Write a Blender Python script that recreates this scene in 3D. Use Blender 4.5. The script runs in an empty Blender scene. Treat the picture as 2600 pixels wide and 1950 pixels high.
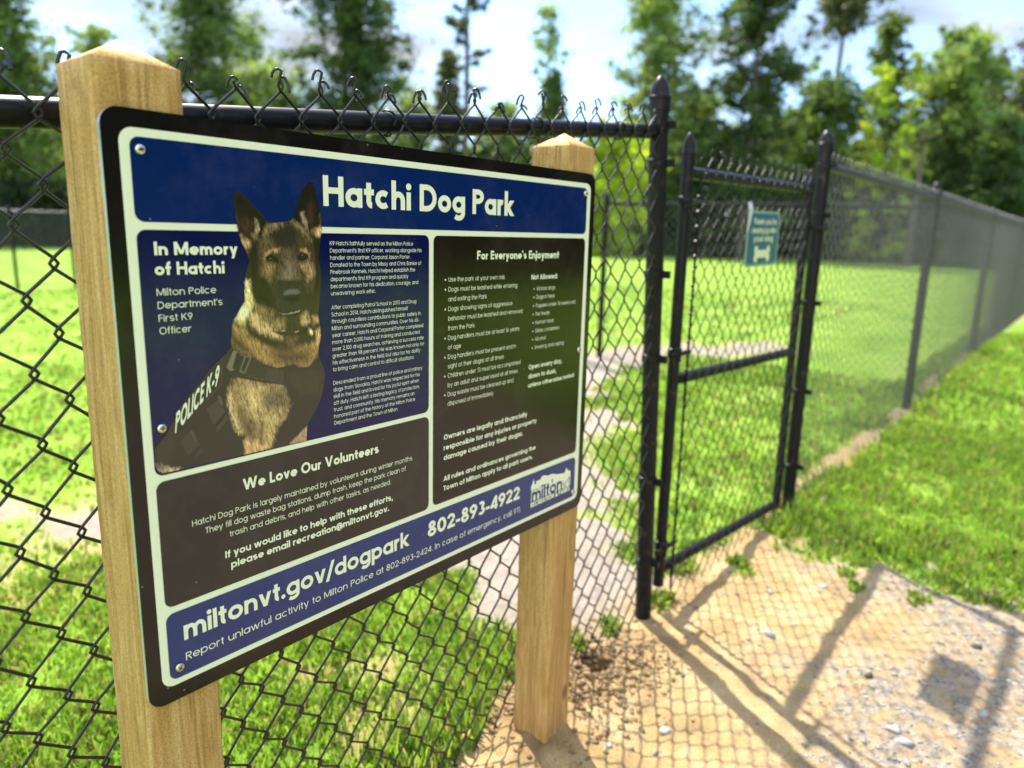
import bpy, math, random
import numpy as np
from mathutils import Matrix, Vector

scene = bpy.context.scene
random.seed(7)
rng = np.random.default_rng(11)
R = math.radians

# ------------------------------------------------------------------ camera
cam_d = bpy.data.cameras.new('camera')
cam = bpy.data.objects.new('camera', cam_d)
scene.collection.objects.link(cam)
scene.camera = cam
CH = 1.15                                   # lens height over the ground at the gate
RT = ((0.62888638, -0.14249156, 0.76432851),
      (-0.7770911, -0.14696531, 0.61198907),
      (0.02512652, -0.97882448, -0.20315338))   # columns: right, down, forward
cam.matrix_world = Matrix(((RT[0][0], -RT[0][1], -RT[0][2], 0.0),
                           (RT[1][0], -RT[1][1], -RT[1][2], 0.0),
                           (RT[2][0], -RT[2][1], -RT[2][2], CH),
                           (0, 0, 0, 1)))
cam_d.sensor_width = 36.0
cam_d.lens = 25.54
cam_d.clip_start = 0.02
cam_d.clip_end = 2000.0
cam_d.dof.use_dof = True
cam_d.dof.focus_distance = 1.04
cam_d.dof.aperture_fstop = 2.8
cam_d.dof.aperture_blades = 0

# ------------------------------------------------------------------ sun, sky, exposure
SUN = Vector((0.33, 0.66, 1.0)).normalized()
sun_elev = math.asin(SUN.z)
sun_rot = math.atan2(SUN.x, SUN.y)
sl = bpy.data.lights.new('sun', 'SUN')
sl.energy = 3.2
sl.angle = R(0.8)
sl.color = (1.0, 0.94, 0.85)
so = bpy.data.objects.new('sun', sl)
scene.collection.objects.link(so)
so.rotation_euler = SUN.to_track_quat('Z', 'Y').to_euler()
so.location = (6, 12, 18)

world = bpy.data.worlds.new("World")
scene.world = world
world.use_nodes = True
wn, wl = world.node_tree.nodes, world.node_tree.links
wn.clear()
w_out = wn.new('ShaderNodeOutputWorld')
w_bg = wn.new('ShaderNodeBackground')
w_bg.inputs['Strength'].default_value = 0.15
sky = wn.new('ShaderNodeTexSky')
sky.sky_type = 'NISHITA'
sky.sun_disc = False
sky.sun_elevation = sun_elev
sky.sun_rotation = sun_rot
sky.air_density = 1.0
sky.dust_density = 0.7
sky.ozone_density = 2.0
tc = wn.new('ShaderNodeTexCoord')
mp = wn.new('ShaderNodeMapping')
mp.inputs['Scale'].default_value = (2.2, 2.2, 6.5)
mp.inputs['Location'].default_value = (0.35, 0.1, 0.2)
cn = wn.new('ShaderNodeTexNoise')
cn.inputs['Scale'].default_value = 1.25
cn.inputs['Detail'].default_value = 7.0
cn.inputs['Roughness'].default_value = 0.52
cr = wn.new('ShaderNodeValToRGB')
cr.color_ramp.elements[0].position = 0.41
cr.color_ramp.elements[1].position = 0.62
cc = wn.new('ShaderNodeMixRGB')
# clouds in view stay greyer; unseen ones are brightened to fill the shaded sign
cm = wn.new('ShaderNodeMapRange')
cm.inputs['From Min'].default_value = 0.2
cm.inputs['From Max'].default_value = -0.55
cb = wn.new('ShaderNodeMixRGB')
cb.inputs['Color1'].default_value = (1.52, 1.62, 1.74, 1)
cb.inputs['Color2'].default_value = (7.6, 7.7, 7.8, 1)
cn2 = wn.new('ShaderNodeTexNoise')
cn2.inputs['Scale'].default_value = 3.1
cn2.inputs['Detail'].default_value = 6.0
cs = wn.new('ShaderNodeMapRange')
cs.inputs['From Min'].default_value = 0.3
cs.inputs['From Max'].default_value = 0.7
cs.inputs['To Min'].default_value = 0.62
cs.inputs['To Max'].default_value = 1.3
cv = wn.new('ShaderNodeMixRGB')
cv.blend_type = 'MULTIPLY'
cv.inputs['Fac'].default_value = 1.0
cd = wn.new('ShaderNodeVectorMath')
cd.operation = 'DOT_PRODUCT'
cd.inputs[1].default_value = (0.85, 0.5, 0.0)
wl.new(tc.outputs['Generated'], cd.inputs[0])
wl.new(cd.outputs['Value'], cm.inputs['Value'])
wl.new(cm.outputs['Result'], cb.inputs['Fac'])
wl.new(mp.outputs['Vector'], cn2.inputs['Vector'])
wl.new(cn2.outputs['Fac'], cs.inputs['Value'])
wl.new(cb.outputs['Color'], cv.inputs['Color1'])
wl.new(cs.outputs['Result'], cv.inputs['Color2'])
wl.new(cv.outputs['Color'], cc.inputs['Color2'])
wl.new(tc.outputs['Generated'], mp.inputs['Vector'])
wl.new(mp.outputs['Vector'], cn.inputs['Vector'])
wl.new(cn.outputs['Fac'], cr.inputs['Fac'])
wl.new(cr.outputs['Color'], cc.inputs['Fac'])
st = wn.new('ShaderNodeMixRGB')
st.blend_type = 'MULTIPLY'
st.inputs['Fac'].default_value = 1.0
st.inputs['Color2'].default_value = (0.54, 0.63, 0.76, 1)
wl.new(sky.outputs['Color'], st.inputs['Color1'])
wl.new(st.outputs['Color'], cc.inputs['Color1'])
wl.new(cc.outputs['Color'], w_bg.inputs['Color'])
wl.new(w_bg.outputs['Background'], w_out.inputs['Surface'])

scene.view_settings.view_transform = 'Standard'
scene.view_settings.look = 'None'
scene.view_settings.gamma = 1.0
scene.view_settings.exposure = 1.78
scene.render.engine = 'CYCLES'
scene.cycles.use_denoising = True
scene.cycles.max_bounces = 8
scene.cycles.diffuse_bounces = 4
scene.cycles.glossy_bounces = 3
scene.cycles.transparent_max_bounces = 6
scene.cycles.caustics_reflective = False
scene.cycles.caustics_refractive = False

# ------------------------------------------------------------------ helpers
ORG = {}


def srgb(r, g, b):
    f = lambda c: (c / 255.0 / 12.92) if c <= 10.3 else ((c / 255.0 + 0.055) / 1.055) ** 2.4
    return (f(r), f(g), f(b), 1.0)


def empty(name, loc, label, cat, group=None):
    o = bpy.data.objects.new(name, None)
    o.empty_display_size = 0.05
    scene.collection.objects.link(o)
    o.location = loc
    ORG[o] = np.array(loc, float)
    tag(o, label, cat, group)
    return o


def tag(o, label=None, cat=None, group=None, kind=None):
    if label: o['label'] = label
    if cat: o['category'] = cat
    if group: o['group'] = group
    if kind: o['kind'] = kind
    return o


def link_np(name, V, F, mat, parent=None, smooth=False, col=None, origin=None, mats=None, midx=None):
    """one mesh object out of numpy arrays; V in world metres, F an (n, k) array or a list of such arrays"""
    V = np.asarray(V, np.float64).reshape(-1, 3)
    if parent is not None:
        org = ORG[parent]
    else:
        org = np.array(origin if origin is not None else (0, 0, 0), float)
    me = bpy.data.meshes.new(name)
    Fs = F if isinstance(F, list) else [F]
    Fs = [np.asarray(f, np.int32) for f in Fs if len(f)]
    me.vertices.add(len(V))
    me.vertices.foreach_set('co', (V - org).astype(np.float32).ravel())
    tot = sum(f.size for f in Fs)
    me.loops.add(tot)
    me.loops.foreach_set('vertex_index', np.concatenate([f.ravel() for f in Fs]))
    ls, p = [], 0
    for f in Fs:
        ls.append(np.arange(len(f), dtype=np.int32) * f.shape[1] + p)
        p += f.size
    me.polygons.add(sum(len(f) for f in Fs))
    me.polygons.foreach_set('loop_start', np.concatenate(ls))
    me.update(calc_edges=True)
    me.validate()
    if smooth:
        me.polygons.foreach_set('use_smooth', np.ones(len(me.polygons), bool))
    if col is not None:
        a = me.color_attributes.new('Col', 'FLOAT_COLOR', 'POINT')
        c = np.ones((len(V), 4), np.float32)
        c[:, :col.shape[1]] = col
        a.data.foreach_set('color', c.ravel())
    for m in (mats or [mat]):
        me.materials.append(m)
    if midx is not None:
        me.polygons.foreach_set('material_index', np.asarray(midx, np.int32))
    o = bpy.data.objects.new(name, me)
    scene.collection.objects.link(o)
    if parent is not None:
        o.parent = parent
        ORG[o] = ORG[parent]
    else:
        o.location = org
        ORG[o] = org
    return o


class MB:
    """collects shapes of mixed polygons for one mesh"""
    def __init__(self):
        self.v, self.f = [], []

    def add(self, verts, faces):
        n = len(self.v)
        self.v += [tuple(map(float, p)) for p in verts]
        self.f += [tuple(i + n for i in q) for q in faces]
        return self

    def box(self, a, b):
        (x0, y0, z0), (x1, y1, z1) = a, b
        return self.add([(x0, y0, z0), (x1, y0, z0), (x1, y1, z0), (x0, y1, z0),
                         (x0, y0, z1), (x1, y0, z1), (x1, y1, z1), (x0, y1, z1)],
                        [(0, 3, 2, 1), (4, 5, 6, 7), (0, 1, 5, 4), (1, 2, 6, 5), (2, 3, 7, 6), (3, 0, 4, 7)])

    def tube(self, pts, r, n=8, cap=True):
        P = [Vector(p) for p in pts]
        rr = r if hasattr(r, '__len__') else [r] * len(P)
        t0 = (P[1] - P[0]).normalized()
        ref = Vector((0, 0, 1)) if abs(t0.z) < 0.9 else Vector((1, 0, 0))
        u = t0.cross(ref).normalized()
        verts = []
        for i, p in enumerate(P):
            t = (P[min(i + 1, len(P) - 1)] - P[max(i - 1, 0)]).normalized()
            u = (u - t * u.dot(t)).normalized()
            w = t.cross(u)
            for k in range(n):
                a = 2 * math.pi * k / n
                verts.append(p + (u * math.cos(a) + w * math.sin(a)) * rr[i])
        faces = []
        for i in range(len(P) - 1):
            for k in range(n):
                a, b = i * n + k, i * n + (k + 1) % n
                faces.append((a, b, b + n, a + n))
        if cap:
            faces.append(tuple(range(n))[::-1])
            faces.append(tuple((len(P) - 1) * n + k for k in range(n)))
        return self.add(verts, faces)

    def lathe(self, cx, cy, prof, n=24, axis='z'):
        verts, faces = [], []
        for r, z in prof:
            for k in range(n):
                a = 2 * math.pi * k / n
                if axis == 'z':
                    verts.append((cx + r * math.cos(a), cy + r * math.sin(a), z))
                else:                      # turned about the y axis: z is y here, cx, cy are x, z
                    verts.append((cx + r * math.cos(a), z, cy + r * math.sin(a)))
        for i in range(len(prof) - 1):
            for k in range(n):
                a, b = i * n + k, i * n + (k + 1) % n
                faces.append((a, b, b + n, a + n) if axis == 'z' else (a, a + n, b + n, b))
        top = tuple((len(prof) - 1) * n + k for k in range(n))
        faces.append(top if axis == 'z' else top[::-1])
        return self.add(verts, faces)

    def build(self, name, mat, parent=None, smooth=False, origin=None):
        if parent is not None:
            org = ORG[parent]
        else:
            org = np.array(origin if origin is not None else (0, 0, 0), float)
        me = bpy.data.meshes.new(name)
        me.from_pydata([(p[0] - org[0], p[1] - org[1], p[2] - org[2]) for p in self.v], [], self.f)
        me.update()
        me.materials.append(mat)
        if smooth:
            for p in me.polygons:
                p.use_smooth = True
            try:
                me.set_sharp_from_angle(angle=R(40))
            except Exception:
                pass
        o = bpy.data.objects.new(name, me)
        scene.collection.objects.link(o)
        if parent is not None:
            o.parent = parent
            ORG[o] = ORG[parent]
        else:
            o.location = org
            ORG[o] = org
        return o


def _hash(ix, iy, iz, seed):
    h = (ix.astype(np.int64) * 374761393 + iy.astype(np.int64) * 668265263 +
         iz.astype(np.int64) * 2147483647 + seed * 974634077) & 0xFFFFFFFF
    h = ((h ^ (h >> 13)) * 1274126177) & 0xFFFFFFFF
    return ((h ^ (h >> 16)) & 0xFFFF) / 65535.0


def vnoise(x, y, seed=0):
    x, y = np.asarray(x, float), np.asarray(y, float)
    ix, iy = np.floor(x), np.floor(y)
    fx, fy = x - ix, y - iy
    fx, fy = fx * fx * (3 - 2 * fx), fy * fy * (3 - 2 * fy)
    z = np.zeros_like(ix)
    a = _hash(ix, iy, z, seed); b = _hash(ix + 1, iy, z, seed)
    c = _hash(ix, iy + 1, z, seed); d = _hash(ix + 1, iy + 1, z, seed)
    return (a * (1 - fx) + b * fx) * (1 - fy) + (c * (1 - fx) + d * fx) * fy


def fbm(x, y, seed=0, octs=4):
    s, a, t = 0.0, 0.5, 0.0
    for k in range(octs):
        s = s + a * vnoise(np.asarray(x) * 2 ** k, np.asarray(y) * 2 ** k, seed + k)
        t += a
        a *= 0.5
    return s / t


def sstep(x, a, b):
    t = np.clip((x - a) / (b - a), 0, 1)
    return t * t * (3 - 2 * t)


# ------------------------------------------------------------------ materials
def new_mat(name):
    m = bpy.data.materials.new(name)
    m.use_nodes = True
    nt = m.node_tree
    return m, nt, nt.nodes, nt.links, nt.nodes['Principled BSDF']


def plain(name, col, rough=0.5, metal=0.0, spec=0.5, coat=0.0, var=0.0, scale=30.0):
    m, nt, n, l, b = new_mat(name)
    b.inputs['Base Color'].default_value = tuple(col[:3]) + (1,)
    b.inputs['Roughness'].default_value = rough
    b.inputs['Metallic'].default_value = metal
    b.inputs['Specular IOR Level'].default_value = spec
    b.inputs['Coat Weight'].default_value = coat
    b.inputs['Coat Roughness'].default_value = 0.12
    if var:
        tc = n.new('ShaderNodeTexCoord'); ns = n.new('ShaderNodeTexNoise')
        ns.inputs['Scale'].default_value = scale; ns.inputs['Detail'].default_value = 5
        mx = n.new('ShaderNodeMixRGB'); mx.blend_type = 'MIX'
        mx.inputs['Color1'].default_value = tuple(c * (1 - var) for c in col[:3]) + (1,)
        mx.inputs['Color2'].default_value = tuple(min(1, c * (1 + var)) for c in col[:3]) + (1,)
        l.new(tc.outputs['Object'], ns.inputs['Vector'])
        l.new(ns.outputs['Fac'], mx.inputs['Fac'])
        l.new(mx.outputs['Color'], b.inputs['Base Color'])
        rr = n.new('ShaderNodeMapRange')
        rr.inputs['To Min'].default_value = max(0.05, rough - 0.12)
        rr.inputs['To Max'].default_value = min(1, rough + 0.12)
        l.new(ns.outputs['Fac'], rr.inputs['Value'])
        l.new(rr.outputs['Result'], b.inputs['Roughness'])
    return m


def vinyl(name, dirt):
    """black vinyl-coated steel with dust and scuffs"""
    m, nt, n, l, b = new_mat(name)
    tc = n.new('ShaderNodeTexCoord'); ns = n.new('ShaderNodeTexNoise')
    ns.inputs['Scale'].default_value = 26; ns.inputs['Detail'].default_value = 8
    ns.inputs['Roughness'].default_value = 0.7
    rp = n.new('ShaderNodeValToRGB')
    rp.color_ramp.elements[0].position = 0.58; rp.color_ramp.elements[0].color = (0.009, 0.009, 0.010, 1)
    rp.color_ramp.elements[1].position = 0.78; rp.color_ramp.elements[1].color = (0.07 * dirt + 0.010, 0.048 * dirt + 0.010, 0.028 * dirt + 0.010, 1)
    l.new(tc.outputs['Object'], ns.inputs['Vector'])
    l.new(ns.outputs['Fac'], rp.inputs['Fac'])
    l.new(rp.outputs['Color'], b.inputs['Base Color'])
    rr = n.new('ShaderNodeMapRange')
    rr.inputs['To Min'].default_value = 0.24; rr.inputs['To Max'].default_value = 0.5
    l.new(ns.outputs['Fac'], rr.inputs['Value'])
    l.new(rr.outputs['Result'], b.inputs['Roughness'])
    b.inputs['Specular IOR Level'].default_value = 0.17
    return m


def wood(name, tint=1.0):
    m, nt, n, l, b = new_mat(name)
    tc = n.new('ShaderNodeTexCoord')
    oi = n.new('ShaderNodeObjectInfo')
    ad = n.new('ShaderNodeVectorMath'); ad.operation = 'ADD'
    l.new(tc.outputs['Object'], ad.inputs[0]); l.new(oi.outputs['Random'], ad.inputs[1])
    mp = n.new('ShaderNodeMapping'); mp.inputs['Scale'].default_value = (150, 150, 4.5)
    l.new(ad.outputs[0], mp.inputs['Vector'])
    g = n.new('ShaderNodeTexNoise'); g.inputs['Scale'].default_value = 1.0; g.inputs['Detail'].default_value = 6
    g.inputs['Distortion'].default_value = 0.8
    l.new(mp.outputs['Vector'], g.inputs['Vector'])
    mp2 = n.new('ShaderNodeMapping'); mp2.inputs['Scale'].default_value = (9, 9, 1.6)
    l.new(ad.outputs[0], mp2.inputs['Vector'])
    big = n.new('ShaderNodeTexNoise'); big.inputs['Scale'].default_value = 1.6; big.inputs['Detail'].default_value = 3
    big.inputs['Distortion'].default_value = 1.2
    l.new(mp2.outputs['Vector'], big.inputs['Vector'])
    wv = n.new('ShaderNodeMath'); wv.operation = 'MULTIPLY'; wv.inputs[1].default_value = 34
    l.new(big.outputs['Fac'], wv.inputs[0])
    sn = n.new('ShaderNodeMath'); sn.operation = 'SINE'
    l.new(wv.outputs[0], sn.inputs[0])
    mr = n.new('ShaderNodeMapRange'); mr.inputs['From Min'].default_value = -1; mr.inputs['From Max'].default_value = 1
    l.new(sn.outputs[0], mr.inputs['Value'])
    mixf = n.new('ShaderNodeMath'); mixf.operation = 'MULTIPLY_ADD'; mixf.inputs[1].default_value = 0.17
    l.new(mr.outputs['Result'], mixf.inputs[0])
    gs = n.new('ShaderNodeMath'); gs.operation = 'MULTIPLY'; gs.inputs[1].default_value = 0.88
    l.new(g.outputs['Fac'], gs.inputs[0]); l.new(gs.outputs[0], mixf.inputs[2])
    rp = n.new('ShaderNodeValToRGB')
    e = rp.color_ramp.elements
    e[0].position = 0.22; e[0].color = (0.30 * tint, 0.165 * tint, 0.055 * tint, 1)
    e[1].position = 0.78; e[1].color = (0.62 * tint, 0.42 * tint, 0.19 * tint, 1)
    k = e.new(0.5); k.color = (0.49 * tint, 0.285 * tint, 0.092 * tint, 1)
    l.new(mixf.outputs[0], rp.inputs['Fac'])
    # knots
    vo = n.new('ShaderNodeTexVoronoi'); vo.inputs['Scale'].default_value = 1.0
    mp3 = n.new('ShaderNodeMapping'); mp3.inputs['Scale'].default_value = (11, 11, 6)
    l.new(ad.outputs[0], mp3.inputs['Vector']); l.new(mp3.outputs['Vector'], vo.inputs['Vector'])
    kr = n.new('ShaderNodeValToRGB')
    kr.color_ramp.elements[0].position = 0.07; kr.color_ramp.elements[0].color = (1, 1, 1, 1)
    kr.color_ramp.elements[1].position = 0.15; kr.color_ramp.elements[1].color = (0, 0, 0, 1)
    l.new(vo.outputs['Distance'], kr.inputs['Fac'])
    mk = n.new('ShaderNodeMixRGB'); mk.inputs['Color2'].default_value = (0.16, 0.075, 0.025, 1)
    kf = n.new('ShaderNodeMath'); kf.operation = 'MULTIPLY'; kf.inputs[1].default_value = 0.75
    l.new(kr.outputs['Color'], kf.inputs[0]); l.new(kf.outputs[0], mk.inputs['Fac'])
    l.new(rp.outputs['Color'], mk.inputs['Color1'])
    # drying checks: thin dark lines along the grain
    mp4 = n.new('ShaderNodeMapping'); mp4.inputs['Scale'].default_value = (95, 95, 1.3)
    l.new(ad.outputs[0], mp4.inputs['Vector'])
    ck = n.new('ShaderNodeTexNoise'); ck.inputs['Scale'].default_value = 1.0; ck.inputs['Detail'].default_value = 2
    l.new(mp4.outputs['Vector'], ck.inputs['Vector'])
    ckr = n.new('ShaderNodeValToRGB')
    ckr.color_ramp.elements[0].position = 0.30; ckr.color_ramp.elements[0].color = (1, 1, 1, 1)
    ckr.color_ramp.elements[1].position = 0.36; ckr.color_ramp.elements[1].color = (0, 0, 0, 1)
    l.new(ck.outputs['Fac'], ckr.inputs['Fac'])
    ckf = n.new('ShaderNodeMath'); ckf.operation = 'MULTIPLY'; ckf.inputs[1].default_value = 0.55
    l.new(ckr.outputs['Color'], ckf.inputs[0])
    mk2 = n.new('ShaderNodeMixRGB'); mk2.inputs['Color2'].default_value = (0.15, 0.085, 0.035, 1)
    l.new(ckf.outputs[0], mk2.inputs['Fac']); l.new(mk.outputs['Color'], mk2.inputs['Color1'])
    mk = mk2
    # speckle of sawn fibres
    sp = n.new('ShaderNodeTexNoise'); sp.inputs['Scale'].default_value = 420; sp.inputs['Detail'].default_value = 2
    l.new(tc.outputs['Object'], sp.inputs['Vector'])
    sr = n.new('ShaderNodeMapRange'); sr.inputs['From Min'].default_value = 0.3; sr.inputs['From Max'].default_value = 0.7
    sr.inputs['To Min'].default_value = 0.72; sr.inputs['To Max'].default_value = 1.22
    l.new(sp.outputs['Fac'], sr.inputs['Value'])
    mm = n.new('ShaderNodeMixRGB'); mm.blend_type = 'MULTIPLY'; mm.inputs['Fac'].default_value = 1
    l.new(mk.outputs['Color'], mm.inputs['Color1']); l.new(sr.outputs['Result'], mm.inputs['Color2'])
    l.new(mm.outputs['Color'], b.inputs['Base Color'])
    b.inputs['Roughness'].default_value = 0.75
    b.inputs['Specular IOR Level'].default_value = 0.25
    bp = n.new('ShaderNodeBump'); bp.inputs['Strength'].default_value = 0.8; bp.inputs['Distance'].default_value = 0.0014
    l.new(g.outputs['Fac'], bp.inputs['Height'])
    bp2 = n.new('ShaderNodeBump'); bp2.inputs['Strength'].default_value = 0.35; bp2.inputs['Distance'].default_value = 0.0006
    l.new(sp.outputs['Fac'], bp2.inputs['Height']); l.new(bp.outputs['Normal'], bp2.inputs['Normal'])
    l.new(bp2.outputs['Normal'], b.inputs['Normal'])
    return m


def leafy(name, trans=0.5, rough=0.5, gain=1.0):
    """thin leaves: colour from the mesh, part of the light passes through"""
    m, nt, n, l, b = new_mat(name)
    at = n.new('ShaderNodeAttribute'); at.attribute_name = 'Col'
    l.new(at.outputs['Color'], b.inputs['Base Color'])
    b.inputs['Roughness'].default_value = rough
    b.inputs['Specular IOR Level'].default_value = 0.3
    tr = n.new('ShaderNodeBsdfTranslucent')
    hs = n.new('ShaderNodeMixRGB'); hs.blend_type = 'MULTIPLY'; hs.inputs['Fac'].default_value = 1
    hs.inputs['Color2'].default_value = (1.36 * gain, 1.33 * gain, 0.72 * gain, 1)
    l.new(at.outputs['Color'], hs.inputs['Color1'])
    l.new(hs.outputs['Color'], tr.inputs['Color'])
    mx = n.new('ShaderNodeMixShader'); mx.inputs['Fac'].default_value = trans
    l.new(b.outputs['BSDF'], mx.inputs[1]); l.new(tr.outputs['BSDF'], mx.inputs[2])
    l.new(mx.outputs['Shader'], n['Material Output'].inputs['Surface'])
    return m


M_VINYL = vinyl('black_vinyl', 1.0)
M_VINYL_DUSTY = vinyl('black_vinyl_dusty', 1.1)
M_WIRE = plain('black_wire', (0.010, 0.010, 0.011), rough=0.3, spec=0.42, var=0.35, scale=60)
M_WOOD = wood('treated_timber', 0.88)
M_WOOD_SUNLIT = wood('sunlit_cut_timber', 1.5)  # cut post tops, lightened in colour to paint in the sun on them
M_WIRE_GREY = plain('weathered_sheen_wire', (0.10, 0.098, 0.096), rough=0.38, spec=0.7, var=0.3, scale=60)  # weathered vinyl, greyed in colour to paint in the sky's sheen on the mesh
M_STEEL = plain('stainless_steel', (0.62, 0.6, 0.55), rough=0.28, metal=1.0)
M_DARKHOLE = plain('recess_dark', (0.02, 0.018, 0.015), rough=0.6)
M_BARK = plain('bark', (0.085, 0.07, 0.055), rough=0.9, var=0.45, scale=6)
M_LEAF = leafy('tree_leaf', 0.55, 0.5, 1.2)
M_GRASS = leafy('grass_blade', 0.45, 0.45, 1.0)


def printed(name, col, rough=0.15, var=0.04):
    m = plain(name, col, rough=rough, spec=0.36, coat=0.0, var=var, scale=9)
    # a little dust and a few light specks stuck to the laminate
    nt = m.node_tree; n, l = nt.nodes, nt.links
    b = n['Principled BSDF']
    src = b.inputs['Base Color'].links[0].from_socket
    tc = n.new('ShaderNodeTexCoord')
    vo = n.new('ShaderNodeTexVoronoi'); vo.inputs['Scale'].default_value = 46
    l.new(tc.outputs['Object'], vo.inputs['Vector'])
    lt = n.new('ShaderNodeMath'); lt.operation = 'LESS_THAN'; lt.inputs[1].default_value = 0.055
    l.new(vo.outputs['Distance'], lt.inputs[0])
    sc = n.new('ShaderNodeSeparateColor'); l.new(vo.outputs['Color'], sc.inputs['Color'])
    gt = n.new('ShaderNodeMath'); gt.operation = 'GREATER_THAN'; gt.inputs[1].default_value = 0.72
    l.new(sc.outputs['Red'], gt.inputs[0])
    mu = n.new('ShaderNodeMath'); mu.operation = 'MULTIPLY'; l.new(lt.outputs[0], mu.inputs[0]); l.new(gt.outputs[0], mu.inputs[1])
    du = n.new('ShaderNodeTexNoise'); du.inputs['Scale'].default_value = 5; du.inputs['Detail'].default_value = 9; du.inputs['Roughness'].default_value = 0.75
    l.new(tc.outputs['Object'], du.inputs['Vector'])
    dr = n.new('ShaderNodeMapRange'); dr.inputs['From Min'].default_value = 0.5; dr.inputs['From Max'].default_value = 0.85; dr.inputs['To Max'].default_value = 0.07
    l.new(du.outputs['Fac'], dr.inputs['Value'])
    ad = n.new('ShaderNodeMath'); ad.operation = 'MULTIPLY_ADD'; ad.inputs[1].default_value = 0.35
    l.new(mu.outputs[0], ad.inputs[0]); l.new(dr.outputs['Result'], ad.inputs[2])
    mx = n.new('ShaderNodeMixRGB'); mx.inputs['Color2'].default_value = (0.42, 0.38, 0.32, 1)
    l.new(ad.outputs[0], mx.inputs['Fac']); l.new(src, mx.inputs['Color1'])
    l.new(mx.outputs['Color'], b.inputs['Base Color'])
    return m


M_BLACKP = printed('print_black', srgb(17, 14, 14))
M_CREAM = printed('print_cream', srgb(222, 226, 202), var=0.02)
M_NAVY = printed('print_navy', srgb(5, 31, 86))
M_NAVYD = printed('print_dark_navy', srgb(4, 11, 66))
M_BROWN = printed('print_brown', srgb(27, 21, 16))
M_TAUPE = printed('print_taupe', srgb(43, 38, 35))
M_BLUE = printed('print_blue', srgb(31, 48, 104))
M_EDGE = plain('aluminium_edge', (0.45, 0.48, 0.48), rough=0.45, metal=0.6)

# ------------------------------------------------------------------ the ground
def seg_dist(x, y, pts):
    d = np.full(np.shape(x), 1e9)
    hw = np.zeros(np.shape(x))
    for (x0, y0, w0), (x1, y1, w1) in zip(pts[:-1], pts[1:]):
        dx, dy = x1 - x0, y1 - y0
        t = np.clip(((x - x0) * dx + (y - y0) * dy) / (dx * dx + dy * dy), 0, 1)
        dd = np.hypot(x - x0 - t * dx, y - y0 - t * dy) - (w0 + t * (w1 - w0))
        d = np.minimum(d, dd)
    return d


PATH_MAIN = [(1.80, 1.0, .25), (2.2, 1.5, .37), (3.3, 2.45, .34), (5.2, 3.5, .36), (6.6, 3.4, .40), (7.5, 2.65, .34)]
PATH_SIDE = [(2.2, 1.5, .36), (1.75, 2.05, .26), (1.0, 3.05, .20), (0.2, 4.3, .28), (-1.2, 6.6, .5)]


def height(x, y):
    h = -0.085 * sstep(1.05 - x, 0, 1.6) * (1 - sstep(np.abs(y - 0.9), 1.5, 6))
    h = h + 0.065 * sstep(x, 4, 9) * (1 - sstep(x, 20, 40))
    near = 1 - sstep(np.hypot(x - 1.5, y - 0.8), 4, 12)
    h = h + near * (fbm(x * 3.0, y * 3.0, 3, 4) - 0.5) * 0.030
    fine = 1 - sstep(np.hypot(x - 1.7, y - 0.5), 1.4, 2.6)
    h = h + fine * ((fbm(x * 24, y * 24, 5, 3) - 0.5) * 0.014 + (np.abs(fbm(x * 8, y * 8, 15, 3) - 0.5) - .1) * 0.035)
    m = np.exp(-(((x - 1.42) / 0.26) ** 2 + ((y - 0.92) / 0.14) ** 2))
    h = h + 0.035 * m + m * (fbm(x * 38, y * 38, 9, 3) - 0.5) * 0.05
    h = h - 0.075 * np.exp(-(((x - 1.545) / 0.055) ** 2 + ((y - 0.915) / 0.04) ** 2))
    h = h + 0.02 * np.exp(-(((x - 1.2) / 0.2) ** 2 + ((y - 0.84) / 0.15) ** 2))
    far = sstep(np.hypot(x, y), 60, 300)
    return h + far * 1.5


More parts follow.
